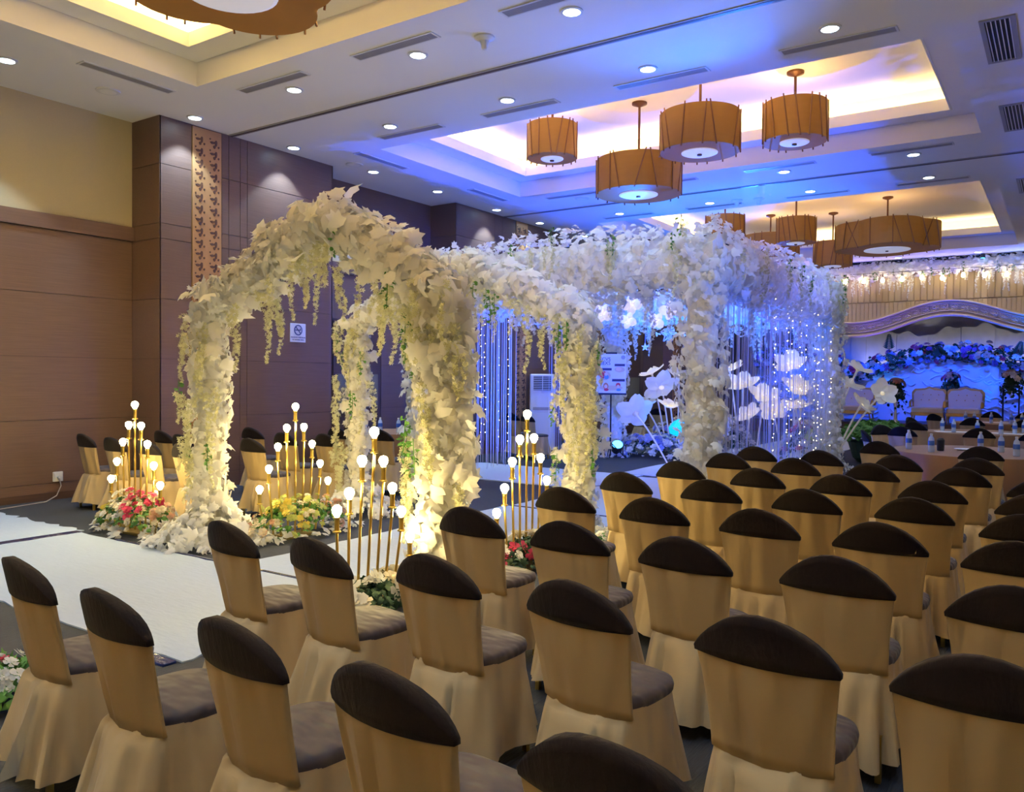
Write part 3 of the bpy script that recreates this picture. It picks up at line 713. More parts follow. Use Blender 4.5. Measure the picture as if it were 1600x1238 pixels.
def fairy(lab, p0, p1, n, per, z0, z1):
    Vt = np.array([(0, 0, 1), (0, 0, -1), (1, 0, 0), (-1, 0, 0), (0, 1, 0), (0, -1, 0.)]); Ft = np.array([(0, 2, 4), (0, 4, 3), (0, 3, 5), (0, 5, 2), (1, 4, 2), (1, 3, 4), (1, 5, 3), (1, 2, 5)])
    P = []; t = thing('fairy_lights', lab, 'string lights', (0, 0, 0)); wm = MB()
    for k in range(n):
        q = np.array(p0)+(np.array(p1)-np.array(p0))*((k+.5)/n); q = q+rng.uniform(-.08, .08, 2); zb = z1+abs(rng.normal(0, .25))
        wm.tube([(q[0], q[1], z0), (q[0]+.02, q[1], (z0+zb)/2), (q[0], q[1], zb)], .002, 3)
        for j in range(per): P.append((q[0]+rng.uniform(-.015, .015), q[1]+rng.uniform(-.015, .015), z0+(zb-z0)*(j+rng.uniform(-.3, .3))/per))
    P = np.array(P); R = np.tile(np.eye(3), (len(P), 1, 1)); S = np.full(len(P), .0095)
    stuff(merged('tiny_bulb', [(Vt, Ft)], P, R, S, 'fairy', t)); stuff(wm.obj('wire', 'string', t))
fairy('warm fairy lights strung down the right canopy side', (CX1+.1, 12.4), (CX1+.1, CY1), 14, 12, 2.9, .15)
fairy('warm fairy lights strung down the left blue string fringe', (CX0-.05, CY0+.5), (CX0-.05, CY0+2.6), 7, 16, 2.9, .15)

# ------------------------------------------------------------------ bulb stands
socket_m = MB().lathe([(.021, -.10), (.026, -.095), (.030, -.10), (.030, -.108), (.019, -.112), (.019, -.02), (.022, -.01), (.022, .0)], 12).mesh('socket', 'gold', False)
bulb_m = MB().lathe([(.012, -.005), (.020, .012), (.033, .032), (.036, .050), (.031, .068), (.018, .080), (.004, .084)], 12).mesh('bulb', 'bulb', True)
def bulb_stand(lab, cx, cy, dx, dy, items, lean=(0, 0)):
    """items: (offset along the row, height)"""
    t = thing('bulb_stand', lab, 'floor lamp', (cx, cy, 0), 0, 'stepped gold bulb stands')
    MB().rbox(-.55 if abs(dx) > .5 else -.2, .55 if abs(dx) > .5 else .2, -.12, .12, 0, .03, .01).obj('base', 'gold_dull', t, loc=(0, 0, .001)).rotation_euler = (0, 0, math.atan2(dy, dx))
    for s, hh in items:
        b = Vector((dx*s*.82, dy*s*.82, .03)); p = Vector((dx*s, dy*s, hh))+Vector((lean[0]*hh, lean[1]*hh, 0))
        st = MB().tube([b, p-Vector((0, 0, .10))], .0105, 8).obj('stem', 'gold', t)
        link('socket', socket_m, st, p); link('bulb', bulb_m, st, p)
    return t
V34 = (.83, .56)   # direction of the rows (roughly across the view)
exec_items = lambda hs, sp: [((k-(len(hs)-1)/2)*sp, hv) for k, hv in enumerate(hs)]
HS = [.50, .70, .92, 1.11, 1.33, 1.11, .92, .70, .50]
row9 = exec_items(HS, .116)
bulb_stand('stepped gold stand with nine glowing bulbs nearest the left wall', -8.27, 4.98, 1, 0, row9)
bulb_stand('stepped gold stand with nine glowing bulbs right of the left arch column', -6.75, 5.87, 0, 1, row9)
bulb_stand('stepped gold stand with eight glowing bulbs leaning, closest to the camera', -4.18, 4.30, 0, 1, exec_items([.62, .72, .83, 1.05, 1.25, 1.03, .82, .63, .42], .112)[1:], (0, .06))
bulb_stand('stepped gold stand with nine glowing bulbs right of the right arch column', -4.0, 6.15, 0, 1, row9)

# ------------------------------------------------------------------ flower mounds
ROSEM = {c: [npmesh('flower', *t, c) for t in ROSE] for c in ('pink', 'cream', 'lime', 'peach', 'yellow', 'white_fl', 'purple', 'orange', 'bluefl')}
def mound(lab, cx, cy, rx, ry, hh, zones, nfl, fringe=0, loc_z=0, green=260, gm='green', fs=.04):
    """zones: list of (offset across 0..1, colour list)"""
    t = thing('flower_arrangement', lab, 'flowers', (cx, cy, loc_z))
    rs = np.random.default_rng(int(abs(cx*100)+abs(cy*10)))
    def pt(n, k=1.0):
        a = rs.uniform(0, 2*PI, n); q = np.sqrt(rs.uniform(0, 1, n)); x = rx*q*np.cos(a); y = ry*q*np.sin(a); z = .03+hh*k*np.sqrt(np.maximum(0, 1-q**2))*rs.uniform(.75, 1.08, n)
        N = np.stack([x/rx*.9, y/ry*.9, .8+0*x], 1); N /= np.linalg.norm(N, axis=1, keepdims=True); return np.stack([x, y, z], 1), N
    P, N = pt(green, .8); stuff(merged('foliage', LEAVES[:2], P, frames(P, N, .7, .2), rs.uniform(.05, .10, green), gm, t))
    P, N = pt(nfl); R = frames(P, N, .35, 0)
    ax = 0 if rx >= ry else 1; big = max(rx, ry)
    for k in range(nfl):
        q = (P[k][ax]/big+1)/2+rs.uniform(-.08, .08); z = min(zones, key=lambda zz: abs(zz[0]-q)); c = z[1][int(rs.integers(len(z[1])))]
        link('flower', ROSEM[c][k % 3], t, P[k], Matrix(R[k].tolist()).to_euler(), float(fs*rs.uniform(.75, 1.3)))
    if fringe:
        a = rs.uniform(0, 2*PI, fringe); q = rs.uniform(.8, 1.15, fringe)
        P = np.stack([rx*q*np.cos(a), ry*q*np.sin(a), rs.uniform(.03, .08, fringe)], 1); N = np.stack([np.cos(a)*.3, np.sin(a)*.3, 1+0*a], 1)
        R = frames(P, N, .3, 0); S = rs.uniform(.08, .14, fringe)
        for k in range(fringe): link('leaf', LEAFM[int(rs.integers(len(LEAFM)))], t, P[k], Matrix(R[k].tolist()).to_euler(), float(S[k]))
    return t
mound('low mound of yellow, cream and deep pink blooms by the leftmost bulb stand', -8.2, 4.97, .66, .27, .42, [(.08, ['yellow', 'lime', 'cream']), (.38, ['cream', 'white_fl']), (.66, ['pink', 'pink', 'cream']), (.92, ['cream', 'peach'])], 150, 60, green=170)
mound('low mound of cream, lime and peach blooms at the second bulb stand', -6.72, 5.9, .27, .70, .40, [(.08, ['cream', 'peach']), (.3, ['yellow', 'lime']), (.55, ['lime', 'lime', 'cream']), (.85, ['peach', 'cream', 'peach'])], 150, 60, green=170)
mound('green mound with white lilies under the leaning bulb stand', -4.18, 4.42, .22, .52, .20, [(.2, ['white_fl', 'cream']), (.8, ['white_fl', 'cream'])], 30, 6, 0, 420, 'green_dark', .065)
mound('mound of white roses and pink blooms under the right bulb stand', -4.0, 6.1, .22, .52, .26, [(.2, ['pink', 'white_fl']), (.6, ['white_fl', 'cream']), (.9, ['white_fl'])], 45, 14, 0, 380, 'green_dark', .055)
mound('small green and cream flower mound between the arch and the canopy', -7.2, 9.0, .40, .28, .30, [(.3, ['cream', 'white_fl']), (.9, ['pink', 'peach'])], 45, 20)
mound('pink and white flower mound at the left picture edge', -4.5, 1.95, .25, .3, .2, [(.3, ['white_fl']), (.8, ['pink', 'white_fl'])], 30, 20)
mound('white leaf and bloom mound at the foot of the third row of chairs', -3.62, 6.95, .25, .45, .22, [(.5, ['white_fl', 'cream'])], 40, 24)
mound('long bed of white blooms on the floor below the canopy back side', -7.4, 16.6, 1.25, .55, .42, [(.5, ['white_fl', 'white_fl', 'bluefl'])], 190, 60, 0, 300, 'green_dark', .075)
mound('bed of white and red blooms around the tall paper flowers', -7.3, 17.6, .75, .5, .75, [(.2, ['white_fl', 'bluefl']), (.7, ['white_fl', 'pink', 'cream'])], 130, 0, 0, 300, 'green_dark', .075)
mound('bed of cream and white blooms behind the string fringe, left', -5.95, 17.0, .55, .5, .85, [(.5, ['cream', 'white_fl', 'white_fl'])], 110, 0, 0, 300, 'green_dark', .075)
mound('bed of white and red blooms behind the string fringe, right', -4.35, 17.2, .55, .55, .8, [(.5, ['white_fl', 'white_fl', 'pink', 'lime'])], 110, 0, 0, 300, 'green_dark', .075)

# ------------------------------------------------------------------ paper flowers
def petal_mesh(L, W, m, cup=.35):
    V = []; F = []; nu, nv = 6, 7
    for j in range(nv):
        t = j/(nv-1); ww = W*math.sin(PI*min(1, .12+.80*t))**.8*(1 if t < .95 else .8)
        for i in range(nu):
            s = -1+2*i/(nu-1); V.append((s*ww*.5, t*L, cup*L*t*t*.7+.12*L*s*s*(1-t*.3)+.02*L*math.sin(5*s+4*t)))
    for j in range(nv-1):
        for i in range(nu-1): F.append((j*nu+i, j*nu+i+1, (j+1)*nu+i+1, (j+1)*nu+i))
    return MB().add(V, F).mesh('petal', m, True)
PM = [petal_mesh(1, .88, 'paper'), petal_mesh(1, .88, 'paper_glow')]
cen_m = MB().lathe([(.02, -.02), (.12, .02), (.14, .08), (.06, .14), (.01, .15)], 12).mesh('flower_centre', 'paper_glow', True)
cup_m = MB().lathe([(.05, -.12), (.09, -.05), (.17, .02), (.03, .03)], 12).mesh('calyx', 'paper', True)
def paper_flower(lab, head, foot, face, R, glow=0, n=5, curve=.15):
    head = Vector(head); foot = Vector(foot); face = Vector(face).normalized()
    t = thing('paper_flower', lab, 'paper flower', foot, 0, 'giant white paper flowers')
    hd = head-foot; mid = hd*.55+Vector((0, 0, curve*hd.length))*.6-face*.0
    pts = [Vector((0, 0, 0))*(1-k)**2+2*k*(1-k)*mid+k*k*(hd-face*.1*R) for k in [i/8 for i in range(9)]]
    MB().tube(pts, [.018]*8+[.024], 7).obj('stem', 'paper', t)
    q = face.to_track_quat('Z', 'Y'); hm = q.to_matrix()
    for k in range(n):
        m = hm@Matrix.Rotation(2*PI*k/n, 3, 'Z')@Matrix.Rotation(.12*(k % 2), 3, 'X')
        link('petal', PM[glow], t, hd, m.to_euler(), R*random.uniform(.92, 1.05))
    link('flower_centre', cen_m, t, hd, hm.to_euler(), R); link('calyx', cup_m, t, hd, hm.to_euler(), R)
    return t
pf = [((-7.36, 15.45, .98), (-6.55, 15.25, 0), (-.6, .6, .45), .42, 0, 'biggest white paper flower on a long slanting stem, left of the aisle'),
      ((-7.72, 17.0, 1.82), (-7.5, 17.3, .3), (-.35, -.2, .9), .32, 1, 'white paper flower beyond the canopy, tallest on the left'),
      ((-7.10, 17.1, 1.76), (-7.2, 17.3, .3), (.35, -.25, .9), .33, 0, 'white paper flower beyond the canopy, leaning behind the near column'),
      ((-7.38, 16.8, 1.50), (-7.35, 17.2, .3), (.05, -.75, .6), .42, 0, 'wide white paper flower in the middle of the left group'),
      ((-7.68, 16.6, 1.10), (-7.45, 17.1, .3), (-.2, -.3, .9), .36, 0, 'flat white paper flower, lower left of its group'),
      ((-7.12, 16.7, 1.10), (-7.2, 17.1, .3), (.2, -.2, .95), .30, 1, 'glowing white paper flower, lower right of its group'),
      ((-5.92, 17.0, 1.90), (-5.8, 17.3, .3), (-.2, -.3, .9), .36, 1, 'paper flower behind the string fringe, topmost on the left'),
      ((-5.64, 17.0, 1.60), (-5.7, 17.3, .3), (.1, -.5, .8), .38, 1, 'paper flower behind the string fringe, second from the left'),
      ((-5.2, 17.1, 1.36), (-5.4, 17.3, .3), (.3, -.5, .8), .36, 1, 'paper flower behind the string fringe, in the middle'),
      ((-5.45, 16.9, .98), (-5.6, 17.2, .2), (-.2, -.6, .6), .28, 1, 'small paper flower low behind the string fringe, left'),
      ((-4.98, 17.0, 1.05), (-4.9, 17.3, .2), (.2, -.6, .6), .33, 1, 'small paper flower low behind the string fringe, right'),
      ((-4.65, 17.0, 2.02), (-4.6, 17.3, .3), (.1, -.6, .7), .36, 1, 'paper flower behind the string fringe, topmost on the right'),
      ((-4.45, 17.0, 1.52), (-4.5, 17.3, .3), (.3, -.4, .8), .40, 1, 'wide paper flower behind the string fringe, right'),
      ((-4.48, 16.8, 1.15), (-4.4, 17.2, .2), (.0, -.2, 1), .33, 1, 'flat paper flower low behind the string fringe, rightmost'),
      ((-3.38, 17.1, 1.92), (-4.0, 17.2, .3), (.45, .1, .9), .34, 0, 'paper flower tilting out right of the canopy, uppermost'),
      ((-3.55, 17.0, 1.62), (-4.0, 17.2, .3), (.55, .0, .8), .38, 0, 'long petalled paper flower right of the canopy corner column'),
      ((-2.93, 17.1, 1.46), (-3.8, 17.3, .2), (.55, -.65, .35), .30, 0, 'round open paper flower in front of the left stage settee'),
      ((-3.30, 17.1, 1.22), (-3.8, 17.3, .2), (.6, -.1, .6), .30, 0, 'half closed paper flower low beside the canopy corner column')]
for hd, ft, fc, R, gl, lab in pf: paper_flower(lab, hd, ft, fc, R, gl)
def lit_butterfly(lab, p, R, ang, m=1):
    t = thing('hanging_flower_lamp', lab, 'hanging lamp', p, 0, 'glowing paper blooms hung in the canopy')
    for k in range(4): link('petal', PM[m], t, (0, 0, 0), (Matrix.Rotation(ang, 3, 'Y')@Matrix.Rotation(PI/2, 3, 'X')@Matrix.Rotation(2*PI*k/4+.4, 3, 'Z')).to_euler(), R*(1 if k % 2 else .85))
    link('flower_centre', cen_m, t, (0, 0, 0), (PI/2, 0, 0), R*.8)
    MB().tube([(0, 0, 0), (0, 0, 3.55-p[2])], .003, 4).obj('cord', 'string', t)
for p, R, a, lab in (((-6.95, 12.8, 2.94), .22, .2, 'glowing paper bloom hung in the canopy, leftmost'), ((-6.68, 12.7, 2.84), .20, .9, 'glowing paper bloom hung in the canopy, second from left'), ((-6.19, 12.8, 2.98), .22, .4, 'glowing paper bloom hung in the canopy, middle upper'), ((-6.2, 12.7, 2.70), .17, .7, 'glowing paper bloom hung in the canopy, middle lower'), ((-5.49, 12.8, 2.85), .19, .5, 'glowing paper bloom hung in the canopy, right upper'), ((-5.68, 12.7, 2.68), .17, 1.1, 'glowing paper bloom hung in the canopy, right lower')): lit_butterfly(lab, p, R, a)
def star(lab, p, R, hollow):
    t = thing('hanging_star', lab, 'ornament', p)
    pts = [((R if k % 2 == 0 else R*.42)*math.sin(PI*k/5), (R if k % 2 == 0 else R*.42)*math.cos(PI*k/5)) for k in range(10)]
    if hollow:
        mb = MB()
        for a, b in zip(pts, pts[1:]+pts[:1]): mb.tube([(a[0], 0, a[1]), (b[0], 0, b[1])], .012, 5)
    else: mb = MB().prism(pts, 1, -.012, .012)
    mb.obj('star_frame', 'string', t); MB().tube([(0, 0, R), (0, 0, 3.5-p[2])], .003, 4).obj('cord', 'string', t)
star('open outline star hanging under the canopy', (-5.53, 12.8, 2.45), .13, True); star('small solid star hanging under the canopy', (-5.94, 12.8, 2.25), .07, False)

# ------------------------------------------------------------------ board, par light, air conditioner, sign, outlet
t = thing('poster_stand', 'white event poster on a thin black stand under the canopy', 'sign', (-8.02, 15.6, 0), .48)
MB().tube([(0, 0, .05), (0, 0, 1.42)], .016, 8).obj('pole', 'black', t)
for k in range(3):
    a = 2*PI*k/3+.3; MB().tube([(0, 0, .35), (.34*math.cos(a), .34*math.sin(a), .012)], .011, 6).obj('leg', 'black', t)
MB().box(-.33, .33, -.02, .01, 1.36, 1.40).obj('ledge', 'black', t)
MB().box(-.12, .12, -.012, .012, 2.22, 2.27).obj('clip', 'black', t)
pb = MB().rbox(-.315, .315, -.035, -.02, 1.40, 2.23, .003).obj('poster', 'poster', t)
def pdisc(x, z, rx, rz, y, m, name, par, n=20):
    mb = MB(); mb.prism([(x+rx*math.cos(2*PI*k/n), z+rz*math.sin(2*PI*k/n)) for k in range(n)], 1, y-.002, y); return mb.obj(name, m, par)
for (x0, x1, z0, z1) in ((-.27, .01, 1.88, 1.93), (.07, .29, 1.97, 2.02), (.02, .29, 1.645, 1.70)): MB().box(x0, x1, -.0385, -.036, z0, z1).obj('caption_bar', 'navy', pb)
for (x, z, rx, rz, m, y) in ((-.13, 1.77, .12, .10, 'tan', -.038), (-.17, 1.79, .07, .08, 'red', -.041), (-.10, 1.74, .05, .05, 'sky', -.043), (-.11, 1.80, .035, .035, 'skin', -.045), (.18, 1.90, .11, .06, 'tan', -.038), (.16, 1.91, .06, .04, 'skin', -.041),
                             (0, 1.51, .25, .055, 'tan', -.038), (-.11, 1.55, .055, .07, 'orange', -.041), (-.11, 1.54, .035, .04, 'skin', -.043), (-.10, 1.47, .05, .03, 'red', -.045), (.15, 1.57, .05, .05, 'red', -.041), (.15, 1.54, .035, .035, 'skin', -.043), (.16, 1.47, .05, .03, 'sky', -.045), (.25, 2.16, .045, .045, 'vent_grey', -.038)):
    pdisc(x, z, rx, rz, y, m, 'poster_picture', pb)
def text(s, size, loc, rot, m, par, name='lettering', ext=.0015):
    c = bpy.data.curves.new(name, 'FONT'); c.body = s; c.size = size; c.extrude = ext; c.align_x = 'CENTER'; c.materials.append(M[m])
    o = bpy.data.objects.new(name, c); COL.objects.link(o); me = bpy.data.meshes.new_from_object(o)
    bpy.data.objects.remove(o); return stuff(link(name, me, par, loc, rot))
text('VCVS', .105, (-.14, -.039, 2.085), (PI/2, 0, 0), 'black', pb, ext=.003); text('XEXS', .105, (-.14, -.039, 2.0), (PI/2, 0, 0), 'black', pb, ext=.003)
t = thing('stage_light', 'small black spotlight glowing blue on the floor beside the poster stand', 'spotlight', (-8.05, 15.95, 0), .4)
MB().lathe([(.09, 0), (.115, .04), (.12, .2), (.13, .22)], 20).obj('housing', 'black', t, loc=(0, 0, .13)).rotation_euler = (.75, .2, 0)
MB().lathe([(.11, .215), (.115, .226), (.05, .235)], 20).obj('lens', 'led_blue', t, loc=(0, 0, .13)).rotation_euler = (.75, .2, 0)
MB().tube([(-.14, 0, .01), (-.14, 0, .22), (-.14, 0, .24)], .012, 6).obj('bracket', 'black', t); MB().tube([(.14, 0, .01), (.14, 0, .24)], .012, 6).obj('bracket', 'black', t)
MB().box(-.15, .15, -.08, .08, 0, .015).obj('foot', 'black', t)
t = thing('floor_spotlight', 'cyan glowing crystal-shaped light among the white blooms', 'lamp', (-6.95, 16.75, .62))
mb = MB(); mb.lathe([(.03, -.17), (.19, -.1), (.22, .03), (.12, .16), (.01, .22)], 7); mb.obj('crystal', 'cyan_glow', t)
MB().lathe([(.10, -.60), (.08, -.56), (.03, -.5), (.03, -.15)], 12).obj('base', 'black', t)
t = thing('air_conditioner', 'white floor standing air conditioner against the dark pillar', 'air conditioner', (-10.25, 16.4, 0), .6)
MB().rbox(-.29, .29, -.17, .17, .01, 1.80, .02).obj('body', 'white_plastic', t)
MB().box(-.22, .22, -.19, -.165, 1.42, 1.75).obj('grille_back', 'black', t)
s3 = MB().box(-.22, .22, -.205, -.185, -.006, .006).mesh('louvre', 'white_plastic')
for k in range(8): link('louvre', s3, t, (0, 0, 1.44+k*.041))
for x in (-.22, 0, .22): MB().box(x-.006, x+.006, -.204, -.186, 1.42, 1.75).obj('louvre_bar', 'white_plastic', t)
MB().box(-.22, .22, -.178, -.168, .95, 1.02).obj('display_band', 'vent_grey', t)
MB().rbox(-.25, .25, -.18, -.168, .06, .9, .005).obj('lower_panel', 'white_plastic', t)
t = thing('no_smoking_sign', 'small white no smoking sign on the brown wall panel', 'sign', (XP+.012, 9.26, 2.42), PI/2)
MB().rbox(-.165, .165, -.008, .008, -.155, .155, .004).obj('plate', 'sign_face', t)
rg = MB(); n = 28; V = []
for rr in (.088, .07):
    for yy in (-.010, -.014): V += [(rr*math.cos(2*PI*k/n), yy, .045+rr*math.sin(2*PI*k/n)) for k in range(n)]
F = []
for a, b in ((0, 1), (1, 3), (3, 2), (2, 0)):
    for k in range(n): F.append((a*n+k, a*n+(k+1) % n, b*n+(k+1) % n, b*n+k))
rg.add(V, F).obj('ring', 'sign_blue', t)
MB().prism([(-.058, .095), (-.048, .105), (.058, -.005), (.048, -.015)], 1, -.015, -.009).obj('slash', 'sign_blue', t)
MB().box(-.06, .035, -.0125, -.009, .036, .054).obj('cigarette', 'sign_blue', t); MB().box(.04, .055, -.0125, -.009, .036, .075).obj('smoke', 'sign_blue', t)
text('DILARANG MEROKOK', .031, (0, -.0095, -.085), (PI/2, 0, 0), 'sign_blue', t); text('NO SMOKING AREA', .027, (0, -.0095, -.125), (PI/2, 0, 0), 'sign_blue', t)
t = thing('wall_outlet', 'white wall socket with plugged cord low on the left wall', 'socket', (XL+.013, 5.68, .31), PI/2)
MB().rbox(-.065, .065, -.02, .012, -.065, .065, .006).obj('plate', 'white_plastic', t); MB().lathe([(.022, 0), (.018, .035)], 10).obj('plug', 'white_plastic', t, loc=(0, -.02, -.01)).rotation_euler = (PI/2, 0, 0)
MB().tube([(0, -.05, -.02), (0, -.09, -.12), (-.08, -.13, -.24), (-.25, -.2, -.295), (-.7, -.28, -.303), (-1.0, -.35, -.303)], .007, 6).obj('cord', 'cord', t)

# ------------------------------------------------------------------ tables, bottles, shrub
bt_body = MB().lathe([(.029, 0), (.032, .01), (.032, .05), (.030, .055), (.032, .06), (.032, .125), (.028, .155), (.013, .18), (.013, .187)], 12)
bt_lab = MB().lathe([(.0328, .075), (.0332, .08), (.0332, .122), (.0325, .127)], 12); bt_cap = MB().lathe([(.015, .185), (.015, .203), (.012, .206)], 10)
bb, bl, bc = bt_body.mesh('bottle_body', 'bottle_clear', True), bt_lab.mesh('bottle_label', 'bottle_blue', True), bt_cap.mesh('bottle_cap', 'white_plastic')
def bottle(x, y, z, lab, k=1.22):
    t = thing('water_bottle', lab, 'bottle', (x, y, z), random.uniform(0, 6), 'small water bottles on the tables'); t.scale = (k, k, k)
    link('bottle_body', bb, t); link('bottle_label', bl, t); link('bottle_cap', bc, t)
def table(x, y, R, lab):
    t = thing('round_table', lab, 'table', (x, y, 0), 0, 'round cloth covered tables')
    MB().lathe([(R-.03, .69), (R, .70), (R, .735), (R-.02, .748), (.2, .749)], 48).obj('tabletop', 'brown_cloth', t)
    n = 96; V = []; F = []
    for j, z in enumerate((.746, .70, .5, .25, .02)):
        tt = j/4
        for i in range(n):
            a = 2*PI*i/n; rr = R+.006+.05*tt+.035*tt*math.sin(15*a+.7*math.sin(3*a)); V.append((rr*math.cos(a), rr*math.sin(a), z))
    for j in range(4):
        for i in range(n): F.append((j*n+i, j*n+(i+1) % n, (j+1)*n+(i+1) % n, (j+1)*n+i))
    MB().add(V, F).obj('tablecloth', 'brown_cloth', t, True)
    return t
def plate(x, y, z, lab, R=.11): return tag(MB().lathe([(R*.55, 0), (R*.6, .004), (R, .016), (R, .020), (R*.6, .010), (.01, .008)], 24).obj('plate', 'white_plastic', None, True, (x, y, z)), lab, 'plate')
def napkin(x, y, z, rz, lab, sx=.5, sy=.16):
    o = tag(MB().rbox(-sx, sx, -sy, sy, 0, .006, .002).obj('table_runner', 'white_cloth', None, False, (x, y, z)), lab, 'runner'); o.rotation_euler = (0, 0, rz)
TZ = .75
table(-.95, 12.85, 1.12, 'large round table with brown cloth just beyond the rows of chairs')
table(-1.35, 17.9, .95, 'round brown table in the middle distance at the right')
table(-1.2, 22.4, 1.0, 'round brown table farthest away before the stage')
table(-9.75, 10.6, .80, 'round brown table left of the aisle, seen behind the arch columns')
for i, (x, y) in enumerate(((-1.86, 13.0), (-1.80, 12.62), (-1.48, 12.3), (-.97, 13.25), (-.70, 12.9), (-.50, 12.35))):
    bottle(x, y, TZ, 'small water bottle with blue label, %s from left on the nearest table' % ORD[i])
t = thing('black_cup', 'small black cup beside a bottle on the nearest table', 'cup', (-1.40, 12.6, TZ)); MB().lathe([(.035, 0), (.045, .005), (.05, .15), (.045, .155)], 16).obj('cup_body', 'black', t); MB().lathe([(.046, .155), (.03, .175), (.01, .18)], 14).obj('lid', 'black', t)
plate(-1.12, 12.95, TZ, 'white plate in the middle of the nearest round table', .15)
for i, (x, y) in enumerate(((-1.95, 17.75), (-1.72, 17.4), (-1.32, 17.25), (-.95, 17.35), (-.75, 17.7), (-.62, 18.1))):
    bottle(x, y, TZ, 'small water bottle with blue label, %s from left on the middle table' % ORD[i])
napkin(-1.75, 17.55, TZ, .3, 'white runner on the middle table, left side', .30); napkin(-.85, 17.65, TZ, -.2, 'white runner on the middle table, right side', .30)
plate(-1.35, 17.95, TZ, 'white plate in the centre of the middle table')
for i, (x, y) in enumerate(((-1.95, 22.2), (-1.75, 22.0), (-1.40, 21.9), (-1.0, 21.9), (-.80, 22.1), (-.6, 22.0))):
    bottle(x, y, TZ, 'small water bottle with blue label, %s from left on the farthest table' % ORD[i])
napkin(-1.2, 22.3, TZ, 0, 'white runner across the farthest round table', .6)
for i, (x, y) in enumerate(((-10.05, 10.2), (-9.75, 10.35), (-9.42, 10.45))): bottle(x, y, TZ, 'small water bottle, %s on the left table behind the arch' % ORD[i])
plate(-9.62, 10.15, TZ, 'white plate on the left table behind the arch')
for (x, y, a, lab) in (((-1.92, 11.0, -.1, 'khaki covered chair before the nearest round table, left one')), (-.80, 10.93, .0, 'khaki covered chair before the nearest round table, right one'),
                       (-2.55, 13.35, -1.25, 'khaki chair turned sideways beside the nearest round table, facing right'), (-2.62, 15.2, -2.3, 'khaki chair turned sideways behind the nearest round table'),
                       (-2.25, 14.9, -.2, 'khaki chair with dark cap between nearest and middle table, left one'), (-1.15, 15.3, .0, 'khaki chair with dark cap between nearest and middle table, second one'), (-.35, 15.0, .1, 'khaki chair with dark cap between nearest and middle table, right one'),
                       (-2.35, 17.0, -.5, 'khaki chair with dark cap left of the middle table'), (-2.7, 18.9, -1.9, 'khaki chair turned sideways beyond the middle table'), (-1.6, 19.6, .0, 'khaki chair with dark cap between middle and farthest table, left one'), (-.65, 19.5, .1, 'khaki chair with dark cap between middle and farthest table, right one'),
                       (-2.55, 21.4, -.6, 'khaki chair with dark cap left of the farthest table'), (-1.55, 24.4, PI, 'khaki chair facing away beyond the farthest table, left one'), (-.8, 24.4, PI, 'khaki chair facing away beyond the farthest table, right one'),
                       (-9.35, 9.25, -.1, 'khaki covered chair before the left round table'), (-8.6, 10.75, 1.9, 'khaki covered chair right of the left round table'),
                       (-9.9, 14.55, -.3, 'khaki covered chair by the dark pillar, left one, under the fairy lights'), (-9.35, 14.3, -.35, 'khaki covered chair by the dark pillar, right one'),
                       (-9.35, 19.6, -.4, 'khaki covered chair far back between poster and paper flowers, left one'), (-8.65, 19.4, .2, 'khaki covered chair far back between poster and paper flowers, middle one'), (-8.0, 19.7, .5, 'khaki covered chair far back between poster and paper flowers, right one')):
    chair(x, y, a, lab, 'covered chairs around the tables')
t = thing('potted_shrub', 'leafy green shrub in a dark green tub left of the tables', 'plant', (-3.2, 18.4, 0))
MB().lathe([(.40, 0), (.5, .1), (.60, .42), (.63, .45), (.55, .45)], 28).obj('tub', 'green_dark', t)
n = 1500; a = rng.uniform(0, 2*PI, n); q = np.sqrt(rng.uniform(0, 1, n)); P = np.stack([.75*q*np.cos(a), .75*q*np.sin(a), .45+.42*np.sqrt(1-q*q*.95)*rng.uniform(.5, 1.05, n)], 1); N = np.stack([np.cos(a)*.5, np.sin(a)*.5, 1+0*a], 1)
R = frames(P, N/np.linalg.norm(N, axis=1, keepdims=True), .6, .1); S = rng.uniform(.07, .13, n)
GL = [npmesh('leaf', *LEAVES[k], 'green') for k in range(3)]; single('leaf', GL, P[:250], R[:250], S[:250], t); stuff(merged('foliage', LEAVES, P[250:], R[250:], S[250:], 'green', t))

# ------------------------------------------------------------------ stage
SY = 27.0
struct(MB().box(-9.4, XR, 27.2, 33, 0, .42).obj('stage_platform', 'wood_dark'))
def wave_top(x):     # top edge of the carved band: two humps and a valley between
    xx = ((x+5.55+2.68) % 5.36)-2.68           # distance from the valley
    return 3.50+.585*(.5-.5*math.cos(2*PI*xx/5.36))**1.15
fa = struct(MB().prism([(XR, 5.35), (-9.6, 5.35)]+[(-9.6+10.6*i/60, wave_top(-9.6+10.6*i/60)-.22) for i in range(61)], 1, 27.15, 27.25).obj('stage_fascia', 'pleat'))
sm = [MB().rbox(-.085, .085, -.035, .0, 4.14, 5.33, .02).mesh('pleat', 'pleat')]
for k in range(60): link('pleat', sm[0], fa, (-9.5+.175*k, 27.15, 0))
for k in range(88): MB().rbox(-.057, .057, -.035, .0, wave_top(-9.5+.118*k)-.2, 4.12, .015).obj('pleat', 'pleat', fa, False, (-9.5+.118*k, 27.13, 0))
ab = MB(); n = 120; top = []; bot = []
for i in range(n+1):
    x = -9.6+10.6*i/n; z = wave_top(x); top.append((x, z)); bot.append((x, z-.42))
Vt = [(x, SY-.10, z) for x, z in top]+[(x, SY-.10, z) for x, z in bot]+[(x, SY+.1, z) for x, z in top]+[(x, SY+.1, z) for x, z in bot]
q = n+1; F = []
for i in range(n): F += [(i, i+1, q+i+1, q+i), (2*q+i, 3*q+i, 3*q+i+1, 2*q+i+1), (i, 2*q+i, 2*q+i+1, i+1), (q+i, q+i+1, 3*q+i+1, 3*q+i)]
ab.add(Vt, F)
